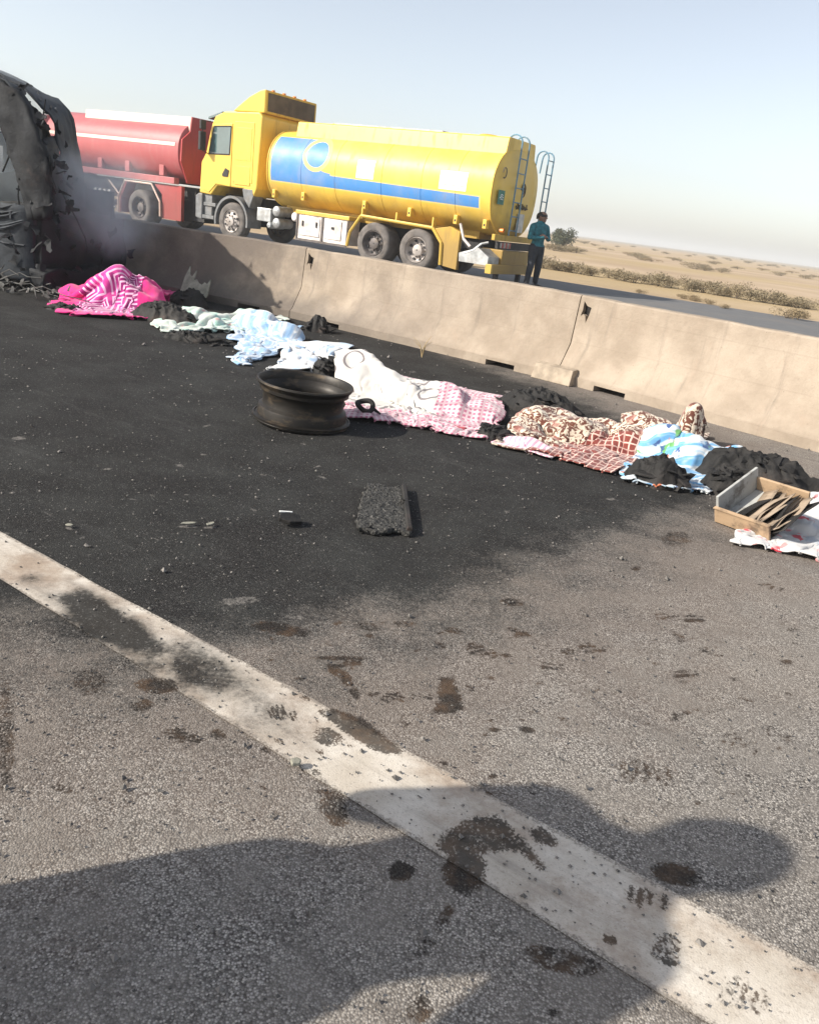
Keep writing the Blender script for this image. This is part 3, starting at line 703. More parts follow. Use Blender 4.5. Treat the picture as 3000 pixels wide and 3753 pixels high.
    # sub-parts stay on the cabinet level
for q_ in ((3.72, 3.76, .70, .84), (3.24, 3.28, .70, .84), (2.66, 2.74, .72, .78)): MB().box(q_[0], q_[1], -.056, -.03, q_[2], q_[3]).build('handle', M['chassis'], cb)
for q_ in ((3.93, 3.97, .3, .995), (2.20, 2.24, .3, .995), (3.04, 3.10, .37, .99), (2.25, 3.92, .31, .36)): MB().box(q_[0], q_[1], -.075, -.05, q_[2], q_[3]).build('frame_bar', M['rimd'], cb)
MB().box(4.98, 5.50, -.75, -.12, .66, 1.02).build('battery_box', M['steel'], YT, bevel=.02)
for xx, zz, rr in ((4.78, .98, .135), (4.76, .66, .135), (5.0, .58, .09)):
    MB().lathe([(.01, -.08), (rr * .7, -.085), (rr, -.12), (rr, -.7), (rr * .6, -.75), (.01, -.75)], 'y', (xx, 0, zz), 20).build('air_tank', M['steel'], YT, 40)
MB().lathe([(.01, -.06), (.09, -.065), (.12, -.1), (.12, -.5), (.01, -.5)], 'y', (4.08, 0, .9), 18).build('filler_cap', M['white_box'], YT, 40)
# rear end
MB().box(-2.14, -2.05, -2.4, -.12, 1.02, 1.16).build('rear_platform', M['yellow_dirty'], YT, bevel=.01)
rl = MB().box(-2.13, -2.06, -2.4, -.35, .82, 1.0).build('lamp_bar', M['chassis'], YT)
for k in range(6):
    MB().box(-2.145, -2.13, -.55 - k * .1, -.47 - k * .1, .85, .98).build('tail_lamp', M['lamp_red'] if k % 2 else M['rimw'], rl)
MB().box(-2.1, -1.5, -2.3, -.75, .40, .80).build('rear_box', M['yellow_dirty'], YT, bevel=.02)
MB().prism([(-1.25, .42), (-1.22, .62), (-1.75, .80), (-2.05, .62), (-2.05, .42)], -.7, -.1).build('valve_guard', M['steel'], YT)
bpk = MB().box(-2.22, -2.06, -2.4, -.08, .24, .46).build('rear_bumper', M['yellow_dirty'], YT, bevel=.01)
MB().box(-2.225, -2.06, -.085, .0, .24, .46).build('bumper_end', M['yellow'], YT, bevel=.006)
for yy in (-.6, -1.9): MB().box(-2.12, -2.02, yy - .06, yy + .06, -.0, .24).build('mud_flap', M['chassis'], YT)
MB().tube([(-1.15, -.12, 1.3), (-1.3, -.12, .95), (-1.5, -.12, .80)], .035, 8).build('drain_pipe', M['white_box'], YT)
MB().tube([(-1.95, -.2, .95), (-1.8, -.14, .9), (-1.6, -.12, .72), (-1.35, -.12, .62)], .03, 8).build('drain_pipe', M['steel'], YT)
MB().lathe([(.05, -2.2), (.05, -2.1), (.01, -2.1)], 'x', (0, -.42, 1.26), 12).build('marker_lamp', M['lamp_orange'], YT)
MB().box(-2.062, -2.052, -.46, -.14, 1.84, 2.16).build('green_plate', M['green'], YT)
gp = MB()
for k, (a, b) in enumerate((((-.40, 2.0), (-.20, 1.98)), ((-.36, 2.05), (-.24, 2.04)), ((-.38, 1.95), (-.26, 1.955)))): gp.tube([(-2.064, a[0], a[1]), (-2.064, (a[0] + b[0]) / 2, a[1] + .02), (-2.064, b[0], b[1])], .012, 5)
gp.build('green_plate_mark', M['white'], YT)
rp = MB()
for k, (cy, cz, rr) in enumerate(((-1.45, 2.25, .12), (-1.45, 2.25, .06), (-.3, 2.55, .09))): rp.tube([(-2.062, cy + rr * math.cos(a), cz + rr * 1.3 * math.sin(a)) for a in np.linspace(0, 5.2, 14)], .014, 5)
for j in range(8): 
    yy = -1.18 - j * .085; rp.tube([(-2.062, yy, 1.88 + .03 * ((j * 5) % 3)), (-2.062, yy - .03, 1.80 + .02 * (j % 2)), (-2.062, yy - .075, 1.84)], .016, 5)
rp.build('rear_lettering', M['darkprint'], YT)
MB().box(-2.06, -2.052, -1.75, -1.35, 1.25, 1.7).build('rear_plate', M['steel'], YT)
def ladder(yc, zlo, zhi, w, hoop, name='ladder', x=-2.13):
    l = MB()
    for sy in (-1, 1):
        y = yc + sy * w / 2
        l.tube([(x - .02, y, zlo), (x - .02, y, zhi)] + [(x - .02 + hoop / 2 - hoop / 2 * math.cos(a), y, zhi + hoop / 2 * math.sin(a)) for a in np.linspace(.3, math.pi, 8)] + [(x + hoop, y, zhi - .35)], .02, 6)
    lo = l.build(name, M['blue_tube'], YT)
    k = 0; z = zlo + .12
    while z < zhi:
        MB().tube([(x - .02, yc - w / 2, z), (x - .02, yc + w / 2, z)], .014, 6).build('rung', M['blue_tube'], lo); z += .33
ladder(-1.02, 1.16, 3.26, .42, .38)
ladder(-2.62, 1.3, 3.12, .34, .32)

# ------------------------------------------------------------------ red tanker
RT = empty('tanker_truck', (-9.70, 27.05, -0.018), math.pi - TYAW)
tag(RT, 'red water tanker truck seen between the wreck and the yellow cab', 'truck')
tk = tank_mesh(-1.75, 4.6, 1.25, .92, 2.28).build('tank', M['red'], RT, 35)
MB().prism([(-.36, 2.85), (-.42, 3.26), (-2.08, 3.26), (-2.14, 2.85)], -1.82, 3.0, 'x').build('top_coaming', M['pale_top'], RT, bevel=.02)
MB().prism([(-.30, 1.4), (-.02, 2.0), (-.05, 2.6), (-.36, 2.85), (-.42, 3.26), (-2.08, 3.26), (-2.14, 2.85), (-2.45, 2.6), (-2.48, 2.0), (-2.2, 1.4)], -1.86, -1.80, 'x').build('rear_panel', M['red_dark'], RT, bevel=.01)
tank_patch(-1.6, 4.4, 2.40, 2.50, .012, 1.25, .92, 2.28).build('side_stripe', M['pale_top'], RT)
bm1 = MB(); bm1.box(-1.58, 4.6, -.22, -.02, 1.34, 1.52); bm1.build('side_beam', M['red'], RT, bevel=.012)
for xx in (1.9, .6, -.95): MB().box(xx - .1, xx + .1, -.24, -.08, 1.54, 1.84).build('bracket', M['red'], RT, bevel=.01)
wheel_parts(RT, 0, -.05, .525, .56, M['rimd'], style=0)
wheel_parts(RT, 0, -1.9, .525, .56, M['rimd'], style=0)
wheel_parts(RT, 4.4, -.05, .525, .32, M['rimd'], style=1)
gd = MB(); path = [(.98, .3), (.98, .75), (.66, 1.26), (-.56, 1.26), (-.94, .78), (-.96, .35)]
for k in range(len(path) - 1): gd.tube([(path[k][0], -.05, path[k][1]), (path[k + 1][0], -.05, path[k + 1][1])], .03, 6)
gd.tube([(1.4, -.05, 1.2), (.95, -.05, .85)], .028, 6)
gd.build('wheel_guard', M['pale_top'], RT)
MB().prism([(-.97, .3), (-.95, 1.0), (-.6, 1.28), (-1.8, 1.3), (-1.8, .3)], -.24, -.12).build('rear_skirt', M['red_dark'], RT)
MB().prism([(1.0, .3), (1.0, .8), (.7, 1.28), (.62, 1.28), (.9, .75), (.9, .3)], -.5, -.12).build('front_skirt', M['red_dark'], RT)
ch = MB(); ch.box(-1.7, 6.8, -.95, -.8, .72, 1.3); ch.box(-1.7, 6.8, -1.7, -1.55, .72, 1.3); ch.tube([(0, -.1, .525), (0, -2.4, .525)], .09, 8)
ch.box(-2.4, -1.85, -2.3, -.5, .35, 1.1); ch.box(-1.8, -1.0, -1.9, -.6, .3, .9); ch.build('chassis', M['chassis'], RT)
pm = MB()
for k in range(9): xx = 1.5 + .22 * (k % 5); zz = .55 + .3 * (k // 5); pm.lathe([(.01, -.1), (.08, -.11), (.1, -.2), (.1, -.4), (.01, -.42)], 'y', (xx, 0, zz), 10)
pm.tube([(1.2, -.1, .4), (1.9, -.1, .8), (2.6, -.1, .7)], .04, 6); pm.build('pump_gear', M['steel'], RT, 40)
rc = MB().prism([(5.0, 1.0), (5.0, 3.0), (6.3, 3.0), (6.75, 2.1), (6.8, .6), (5.0, .6)], -2.4, -.1).build('cab', M['red'], RT, bevel=.04)
MB().prism([(5.5, 2.1), (5.5, 2.8), (6.25, 2.8), (6.55, 2.1)], -.1, -.085).build('window', M['glass'], rc)
MB().box(-2.4, -2.3, -2.2, -.3, .9, 1.0).build('rear_bumper', M['steel'], RT)

# ------------------------------------------------------------------ people
SKIN = dull('skin', (0.20, 0.11, 0.075), 0.6, var=.1)
HAIR = dull('black hair', (0.012, 0.010, 0.010), 0.6, var=.3, scale=40, bump=.4)
def person(label, loc, rz, arms, shirt, trousers, legs, head_turn=0.0, scale=1.0, sleeve=True):
    parts = []      # (mesh pieces, code)
    src = MB(); bones = []
    def limb(pts, rad, code, flat=1.0, n=14):
        pts = [Vector(p) for p in pts]
        rings = []; up = None
        P_, R_ = [], []
        d0 = (pts[1] - pts[0]).normalized(); d1 = (pts[-1] - pts[-2]).normalized()
        for a in (80, 50, 25): P_.append(pts[0] - d0 * rad[0] * math.sin(R(a))); R_.append(rad[0] * math.cos(R(a)))
        for k in range(len(pts) - 1):
            for q in range(5):
                t = q / 5; P_.append(pts[k].lerp(pts[k + 1], t)); tt_ = t * t * (3 - 2 * t); R_.append(rad[k] * (1 - tt_) + rad[k + 1] * tt_)
            bones.append((pts[k], pts[k + 1], rad[k], rad[k + 1], code))
        P_.append(pts[-1]); R_.append(rad[-1])
        for a in (25, 50, 80): P_.append(pts[-1] + d1 * rad[-1] * math.sin(R(a))); R_.append(rad[-1] * math.cos(R(a)))
        for k, p in enumerate(P_):
            d = (P_[min(k + 1, len(P_) - 1)] - P_[max(k - 1, 0)]).normalized()
            if up is None: up = Vector((0, 1, 0)) if abs(d.y) < .9 else Vector((0, 0, 1))
            a = d.cross(up).normalized(); b = a.cross(d).normalized(); up = b
            rings.append([p + a * math.cos(t) * R_[k] + b * math.sin(t) * R_[k] * flat for t in [2 * math.pi * i / n for i in range(n)]])
        src.rings(rings)
    # torso (flattened front to back)
    limb([(0, 0, .92), (0, 0, 1.08), (0, .005, 1.25), (0, .0, 1.38)], [.165, .15, .172, .165], 'shirt', .66, 18)
    limb([(-.17, -.01, 1.41), (0, -.01, 1.445), (.17, -.01, 1.41)], [.07, .085, .07], 'shirt', .85)
    limb([(0, -.005, 1.44), (0, .012, 1.56)], [.062, .056], 'skin')
    limb([(-.07, 0, .93), (.07, 0, .93)], [.125, .125], 'trousers', .85)
    ct, st_ = math.cos(head_turn), math.sin(head_turn)
    def H(x, y, z): return (x * ct - y * st_, x * st_ + y * ct + .012, z)
    limb([H(0, .012, 1.60), H(0, .008, 1.66)], [.082, .088], 'skin', 1.12)
    limb([H(0, .05, 1.545), H(0, .035, 1.58)], [.05, .062], 'skin')
    limb([H(0, .098, 1.635), H(0, .112, 1.605)], [.010, .017], 'skin')
    limb([H(-.03, .088, 1.565), H(.03, .088, 1.565)], [.010, .010], 'skin')
    for s_ in (-1, 1): limb([H(s_ * .088, 0, 1.635), H(s_ * .088, -.004, 1.60)], [.018, .014], 'skin')
    for s_, (knee, ankle, toe) in legs.items():
        limb([(s_ * .09, 0, .90), knee, ankle], [.105, .075, .058], 'trousers')
        heel = (ankle[0], ankle[1] - .05, .045)
        limb([heel, (ankle[0] * 1.02, ankle[1] + .08, .045), toe], [.045, .048, .036], 'shoe')
    for s_, (elb, wri, tip) in arms.items():
        limb([(s_ * .19, -.01, 1.40), elb], [.068, .052], 'shirt')
        limb([elb, wri], [.048, .034], 'shirt' if sleeve else 'skin')
        w, t_ = Vector(wri), Vector(tip); d = (t_ - w); L = d.length; d.normalize()
        side = d.cross(Vector((0, 0, 1)));  side = side.normalized() if side.length > .1 else Vector((1, 0, 0))
        nrm = side.cross(d).normalized()
        palm = w + d * .085
        limb([w, palm], [.030, .036], 'skin', .8)
        for j, (off, ln_) in enumerate(((-.028, .068), (-.009, .078), (.010, .074), (.027, .058))):
            b_ = palm + side * off; m_ = b_ + d * ln_ * .55 - nrm * .008; e_ = m_ + d * ln_ * .35 - nrm * .03
            limb([b_, m_, e_], [.0105, .0095, .008], 'skin', n=8)
        b_ = w + d * .03 + side * -.03
        limb([b_, b_ + side * -.022 + d * .03, b_ + side * -.02 + d * .062 - nrm * .01], [.0125, .011, .009], 'skin', n=8)
    root = empty('person', loc, rz); root.scale = (scale,) * 3; tag(root, label, 'person')
    o = src.build('body', None, root)
    rm_ = o.modifiers.new('r', 'REMESH'); rm_.mode = 'VOXEL'; rm_.voxel_size = 0.0085
    sm_ = o.modifiers.new('s', 'SMOOTH'); sm_.factor = .5; sm_.iterations = 4
    bpy.context.view_layer.update()
    me = bpy.data.meshes.new_from_object(o.evaluated_get(bpy.context.evaluated_depsgraph_get())); o.modifiers.clear(); o.data = me
    codes = ['skin', 'shirt', 'trousers', 'shoe']
    for m_ in (SKIN, shirt, trousers, M['chassis']): me.materials.append(m_)
    n_ = len(me.polygons); cen = np.zeros(n_ * 3); me.polygons.foreach_get('center', cen); cen = cen.reshape(-1, 3)
    best = np.full(n_, 1e9); mi = np.zeros(n_, int)
    for a, b, ra, rb, code in bones:
        a_, b_ = np.array(a), np.array(b); e = b_ - a_
        t = np.clip(((cen - a_) @ e) / (e @ e), 0, 1); d = np.linalg.norm(cen - a_ - t[:, None] * e, axis=1) - (ra + (rb - ra) * t)
        if code == 'shirt' : d = d - .004
        k = d < best; best[k] = d[k]; mi[k] = codes.index(code)
    mi[(cen[:, 2] < .96) & (mi == 1) & (np.abs(cen[:, 0]) < .2) & (cen[:, 2] > .5) & (np.abs(cen[:, 1]) < .14)] = 2
    me.polygons.foreach_set('material_index', mi.astype(np.int32)); me.shade_smooth()
    hr = MB(); rings = []
    for i in range(7):
        a = R(-14 + 104 * i / 6); rr = .104 * math.cos(a); ring = []
        for k in range(20):
            t = 2 * math.pi * k / 20; z = 1.645 + .098 * math.sin(a)
            if i == 0: z -= .055 * max(0, -math.sin(t)) - .02 * max(0, math.sin(t))
            ring.append(H(rr * math.cos(t) * .95, rr * 1.14 * math.sin(t) * (.98 if math.sin(t) > 0 else 1.03) - .004, z + .004 * fbm(t * 3, i, 3)))
        rings.append(ring)
    hr.rings(rings).build('hair', HAIR, root, 180)
    ey = MB()
    for s_ in (-1, 1): 
        c_ = H(s_ * .033, .092, 1.628); ey.lathe([(.001, -.008), (.008, -.004), (.011, 0), (.008, .006), (.001, .009)], 'z', c_, 8)
    ey.build('eyes', M['chassis'], root)
    return root
TEAL = dull('teal shirt', (0.016, 0.135, 0.165), 0.8, var=.3, scale=14)
NAVY = dull('dark navy trousers', (0.018, 0.022, 0.030), 0.85, var=.3, scale=14)
GREYS = dull('dark grey shirt', (0.05, 0.05, 0.055), 0.85)
stand = {-1: ((-.11, .02, .49), (-.13, -.02, .08), (-.15, .17, .035)), 1: ((.12, .03, .49), (.15, .01, .08), (.19, .19, .035))}
pp = g(1942, 1050)
p1 = person('person in teal shirt and dark trousers standing at the tanker rear', (pp.x, pp.y, -.018), R(180 + 38), {-1: ((-.27, .02, 1.14), (-.04, .17, 1.20), (.10, .16, 1.24)), 1: ((.27, .02, 1.14), (.06, .20, 1.17), (-.10, .19, 1.20))}, TEAL, NAVY, stand, R(25), 1.04)
p2 = person('bystander just left of the frame whose shadow crosses the lane line', (-1.53, .76, 0), R(-74), {-1: ((-.245, .03, 1.10), (-.10, .22, 1.18), (-.04, .30, 1.26)), 1: ((.31, .03, 1.05), (.12, .22, 1.16), (.04, .30, 1.26))}, GREYS, NAVY, {-1: ((-.08, .02, .49), (-.07, -.02, .08), (-.08, .17, .035)), 1: ((.08, .02, .49), (.07, .0, .08), (.09, .18, .035))}, 0, 1.0)
p2.scale = (1.22, 1.1, 1.0); p1.scale = (1.2, 1.15, 1.04)
ph = MB().box(-.04, .04, -.005, .005, -.08, .08).build('phone', M['chassis'], None, bevel=.004)
ph.location = (-1.53 + .36, .76 + .10, 1.31); ph.rotation_euler = (R(8), R(90), R(-74)); tag(ph, 'dark phone held by the bystander left of the frame', 'phone')

# ------------------------------------------------------------------ burnt bus
M['burnt'] = None
def m_burnt(name, a, b, rust=.35, ash=.3):
    n = NT(name); P = n.co()
    c = n.mix(n.step(n.noise(3.2, 7, P, .65), .32, .68), a, b)
    c = n.mix(n.mul(n.step(n.noise(2.1, 6, P, .7), .56, .72), rust), c, (.15, .085, .06))
    c = n.mix(n.mul(n.step(n.noise(5, 7, P, .75), .58, .74), ash), c, (.15, .148, .145))
    n.bump(n.noise(18, 7, P, .7), .5, .02)
    return n.done(c, .75, .25)
M['burnt'] = m_burnt('burnt bodywork', (.004, .005, .007), (.012, .014, .018), .22, .16)
M['burntgrey'] = m_burnt('scorched grey bodywork', (.012, .015, .020), (.040, .048, .058), .3, .35)
M['ash'] = m_burnt('ash', (.03, .03, .03), (.13, .128, .122), .25, .3)
M['char'] = m_burnt('charred black mass', (.008, .008, .008), (.022, .021, .020), .12, .08)
hb = Vector((.972, -.235, 0)); nb = Vector((-.235, -.972, 0)); BA = Vector((-4.78, 9.45, 0)); BW = 1.6
BUS = empty('burnt_bus', BA, math.atan2(hb.y, hb.x)); tag(BUS, 'burnt out bus shell smouldering against the barrier', 'bus')
bus_inv = Matrix.Translation(BA) @ Matrix.Rotation(math.atan2(hb.y, hb.x), 4, 'Z'); bus_inv.invert()
def on_bus(px, depth=0.0):
    p = at_plane(px[0], px[1], BA - nb * depth, nb); return bus_inv @ p      # local: x forward, y away, z up
def jag(p, s=.03, k=0):
    p = Vector(p) + Vector((noise.noise((p[0] * 13, p[2] * 13, k + 3)), noise.noise((p[0] * 13 + 9, p[2] * 13, k + 3)), noise.noise((p[0] * 13, p[2] * 13 + 7, k + 3)))) * s * .55
    return Vector(p) + Vector((noise.noise((p[0] * 4, p[2] * 4, k)), noise.noise((p[0] * 4 + 9, p[2] * 4, k)), noise.noise((p[0] * 4, p[2] * 4 + 7, k)))) * s
def interp(pts, n):
    pts = [Vector(p) for p in pts]; L = [0]
    for a, b in zip(pts, pts[1:]): L.append(L[-1] + (b - a).length)
    out = []
    for k in range(n):
        t = L[-1] * k / (n - 1); i = 0
        while i < len(L) - 2 and L[i + 1] < t: i += 1
        out.append(pts[i].lerp(pts[i + 1], (t - L[i]) / max(1e-9, L[i + 1] - L[i])))
    return out
outer_n = [on_bus(p) for p in [(-160, 235), (-60, 262), (0, 292), (60, 332), (110, 385), (146, 450), (168, 530), (184, 620), (192, 700), (196, 780)]]
inner_n = [on_bus(p) for p in [(-160, 330), (-70, 400), (0, 470), (38, 540), (72, 620), (95, 690), (108, 750), (112, 775), (114, 790), (116, 812)]]
outer_f = [on_bus(p, BW) for p in [(-160, 215), (-60, 240), (0, 262), (70, 290), (140, 328), (215, 368), (258, 400), (280, 500), (300, 610), (322, 770)]]
def skin(rows, mat, name, parent, thick=.03, seed=0, amp_=.03, sub=26):
    R_ = [interp(r, sub) for r in rows]
    P = []
    for a in range(len(R_) - 1):
        for q in range(6 if a < len(R_) - 2 else 7):
            t = q / 6; P.append([R_[a][i].lerp(R_[a + 1][i], t) for i in range(sub)])
    P = [[jag(p, amp_, seed) for p in r] for r in P]
    o = bpy.data.objects.new(name, grid_mesh(name, np.array([[tuple(p) for p in r] for r in P]))); C.objects.link(o)
    o.data.materials.append(mat); o.parent = parent
    sd = o.modifiers.new('t', 'SOLIDIFY'); sd.thickness = thick; sd.offset = 0
    return o
band = skin([inner_n, [ (a + b) / 2 + Vector((0, -.05, 0)) for a, b in zip(interp(inner_n, 12), interp(outer_n, 12))], outer_n], M['burnt'], 'front_pillar', BUS, .10, 1, .05)
def nf(t, lift=0): return [a.lerp(b, t) + Vector((0, 0, lift)) for a, b in zip(interp(outer_n, 30), interp(outer_f, 30))]
full = [nf(t) for t in (0, .25, .5, .75, 1)]
# front skin with a torn hole: split in the piece near the far side and ribs near the pillar
skin([nf(.34), nf(.6), nf(.8), nf(1)], M['burntgrey'], 'front_skin', BUS, .02, 3, .05)
skin([[p + Vector((-.16, .12, -.06)) for p in nf(-.02)], [p + Vector((-.16, .0, -.06)) for p in nf(.55)]], M['char'], 'dark_backing', BUS, .02, 9, .05)  # added black sheet so the torn hole looks into a dark interior
topn = [v for v in nf(0)][:13]; topf = [v for v in nf(.36)][:13]
skin([topn, topf], M['burntgrey'], 'roof_lip', BUS, .02, 4, .05, 16)
lown = nf(0)[19:]; lowf = nf(.36)[19:]
skin([lown, lowf], M['burnt'], 'lower_front', BUS, .02, 5, .06, 14)
def wob_box(name, x0, x1, y0, y1, z0, z1, mat, seed=0, a=.03, n=8):
    bm = bmesh.new(); bmesh.ops.create_cube(bm, size=1.0)
    bmesh.ops.subdivide_edges(bm, edges=bm.edges[:], cuts=n, use_grid_fill=True)
    for v in bm.verts:
        p = Vector((x0 + (v.co.x + .5) * (x1 - x0), y0 + (v.co.y + .5) * (y1 - y0), z0 + (v.co.z + .5) * (z1 - z0)))
        v.co = p + Vector((noise.noise(p * 3 + Vector((seed, 0, 0))), noise.noise(p * 3 + Vector((0, seed, 5))), noise.noise(p * 3 + Vector((9, 0, seed))))) * a
    me = bpy.data.meshes.new(name); bm.to_mesh(me); bm.free(); me.shade_smooth()
    o = bpy.data.objects.new(name, me); C.objects.link(o); me.materials.append(mat); o.parent = BUS; return o
belt = outer_n[-1].z
wob_box('side_panel', -4.6, .28, -.02, .05, .12, belt + .03, M['burntgrey'], 1, .06, 14)
wob_box('front_panel', .18, .34, .02, BW, .15, belt - .06, M['burnt'], 2, .08, 10)
wob_box('bumper', .26, .46, -.05, BW * .7, .08, .26, M['burnt'], 3, .08, 8)
wob_box('floor', -4.6, .2, 0.05, BW, .38, .5, M['char'], 4, .05, 10)
wob_box('dashboard', -.25, .2, .1, BW - .1, .62, .92, M['char'], 5, .12, 8)
zt = outer_f[0].z; 
back = Vector((-3.6, 0, .05))
skin([[outer_n[0] + Vector((.02, 0, 0)), outer_n[0] + back], [(outer_n[0] + outer_f[0]) / 2 + Vector((0, 0, .1)), (outer_n[0] + outer_f[0]) / 2 + back + Vector((0, 0, .1))], [outer_f[0] + Vector((.02, 0, 0)), outer_f[0] + back]], M['burntgrey'], 'roof', BUS, .03, 6, .05, 26)
for k, xx in enumerate((-1.35, -2.05, -2.8, -3.55, -4.5)):
    wob_box('window_pillar', xx - .05, xx + .05, BW - .08, BW, .5, zt - .3, M['burnt'], 7 + k, .03, 5)
    if k > 0: wob_box('window_pillar', xx - .05, xx + .05, .0, .08, belt, zt - .3, M['burnt'], 17 + k, .03, 5)
wob_box('far_side_panel', -4.6, .2, BW - .06, BW, .12, belt + .25, M['burnt'], 30, .05, 10)
wob_box('window_rail', -4.6, -.5, BW - .06, BW, 1.55, 1.72, M['burnt'], 31, .04, 10)
wob_box('rear_frame', -4.7, -4.58, 0, BW, .3, zt - .1, M['burnt'], 32, .05, 8)
for k, xx in enumerate((-.9, -1.9, -2.9)): wob_box('seat_frame', xx - .05, xx + .05, .25, 1.3, .5, 1.25, M['char'], 40 + k, .12, 6)
for xx in (-.55, -3.6):
    for yy in (-.0, BW - .22): MB().lathe([(.1, yy), (.2, yy + .02), (.27, yy), (.29, yy + .03), (.25, yy + .1), (.29, yy + .2), (.05, yy + .2)], 'y', (xx, 0, .29), 22).build('wheel_rim', M['burnt'], BUS, 40)
def torn(name, n, where, mat, size, seed):
    r_ = random.Random(seed); m = MB()
    for k in range(n):
        p = Vector(where(r_)); L, w = r_.uniform(.4, 1.1) * size, r_.uniform(.3, .8) * size
        d = Vector((r_.gauss(0, 1), r_.gauss(0, .6), r_.gauss(0, 1) - .4)).normalized(); e = d.cross(Vector((r_.gauss(0, .5), 1, r_.gauss(0, .5)))).normalized(); q_ = d.cross(e)
        pts = []
        for i in range(5):
            t = i / 4; bend = q_ * (math.sin(t * 3 + k) * .25 * L) ; pts.append(p + d * L * t + bend + e * w * .5 * (1 - .6 * t) * r_.uniform(.5, 1.2)); pts.append(p + d * L * t + bend - e * w * .5 * (1 - .6 * t) * r_.uniform(.5, 1.2))
        i0 = m.addv(pts)
        for i in range(4): m.f.append((i0 + 2 * i, i0 + 2 * i + 1, i0 + 2 * i + 3, i0 + 2 * i + 2))
    o = m.build(name, mat, BUS); sd_ = o.modifiers.new('t', 'SOLIDIFY'); sd_.thickness = .006; o['kind'] = 'stuff'; return o
onn, inn_, off_ = interp(outer_n, 40), interp(inner_n, 40), interp(outer_f, 40)
torn('torn_metal', 24, lambda r: onn[r.randrange(12, 40)] + Vector((r.gauss(0, .03), r.uniform(-.06, .3), r.gauss(0, .03))), M['burnt'], .13, 1)
torn('torn_metal', 16, lambda r: inn_[r.randrange(12, 40)] + Vector((r.gauss(0, .03), r.uniform(-.08, .05), 0)), M['burnt'], .11, 2)
torn('torn_metal', 30, lambda r: onn[(i := r.randrange(14, 40))].lerp(off_[i], r.random()) + Vector((r.gauss(0, .03), 0, 0)), M['burntgrey'], .11, 3)
torn('torn_metal', 40, lambda r: (r.uniform(-1.6, .5), r.uniform(-.12, .1), r.uniform(.1, .95)), M['burnt'], .15, 4)
torn('torn_metal', 40, lambda r: (r.uniform(.1, .6), r.uniform(-.1, 1.4), r.uniform(.05, .8)), M['burnt'], .16, 5)
torn('ash_flakes', 80, lambda r: (r.uniform(-1.6, .9), r.uniform(-.6, .1), r.uniform(.02, .12)), M['ash'], .10, 6)
wires = MB(); r_ = random.Random(5)
for k in range(14):
    p = Vector((r_.uniform(-1.2, .4), r_.uniform(-.45, .1), .05)); pts = [p]
    for q in range(7): pts.append(pts[-1] + Vector((r_.uniform(.02, .16), r_.uniform(-.06, .06), r_.uniform(-.05, .06)))); pts[-1].z = max(.02, pts[-1].z)
    wires.tube(pts, .006, 5)
wo_ = wires.build('loose_wires', M['ash'], BUS); wo_['kind'] = 'stuff'
st_ = MB()
for k in range(7):
    x0 = rng.uniform(-.5, .3); y0 = rng.uniform(-.1, .5); z0 = rng.uniform(.75, 2.2); pts = [Vector((x0, y0, z0))]
    for q in range(5): pts.append(pts[-1] + Vector((rng.uniform(-.09, .13), rng.uniform(-.05, .05), -rng.uniform(.05, .22))))
    if pts[-1].z > .1: st_.tube(pts, rng.uniform(.006, .014), 5)
st_.build('hanging_strips', M['burnt'], BUS)
pl_ = MB()
for (a, b) in (((-40, 775), (75, 770)), ((-40, 800), (110, 765)), ((-40, 830), (118, 800)), ((-40, 845), (105, 808)), ((-40, 868), (90, 900)), ((-20, 760), (60, 748))):
    p, q = on_bus(a, -.02), on_bus(b, -.02); m_ = (p + q) / 2 + Vector((0, -.03, -.02)); pl_.tube([p, m_, q], .012, 5)
pl_.tube([on_bus((42, 800), -.04), on_bus((40, 775), -.04)], .02, 5)
pl_.build('bent_rails', M['burntgrey'], BUS)

# ------------------------------------------------------------------ smoke round the wreck
def smoke_box(name, lo, hi, dens, col, seed):
    o = MB().box(lo[0], hi[0], lo[1], hi[1], lo[2], hi[2]).build(name, None)
    m = bpy.data.materials.new(name); m.use_nodes = True; t = m.node_tree; t.nodes.clear()
    out = t.nodes.new('ShaderNodeOutputMaterial'); v = t.nodes.new('ShaderNodeVolumePrincipled')
    h = NT.__new__(NT); h.m, h.t = m, t
    P = h.co('Generated'); x = h.xyz(P)
    fall = None
    for i in range(3):
        e = h.step(h.abs(h.sub(x[i], .5)), .5, .18); fall = e if fall is None else h.mul(fall, e)
    nz = h.step(h.noise(2.4, 5, h.vec(h.add(x[0], seed), x[1], h.mul(x[2], .8)), .6, .6), .42, .72)
    t.links.new(h.mul(h.mul(fall, h.add(nz, .12)), dens), v.inputs['Density'])
    v.inputs['Color'].default_value = (*col, 1); v.inputs['Anisotropy'].default_value = .2
    t.links.new(v.outputs[0], out.inputs['Volume']); o.data.materials.append(m)
    tag(o, 'thin blue grey smoke drifting from the burnt bus', kind='stuff'); return o
smoke_box('smoke', (-7.6, 9.62, .5), (-4.7, 11.6, 2.6), 4.5, (.80, .88, .95), 3)
smoke_box('smoke', (-5.1, 9.2, .35), (-3.4, 11.5, 1.7), 2.0, (.84, .90, .95), 8)

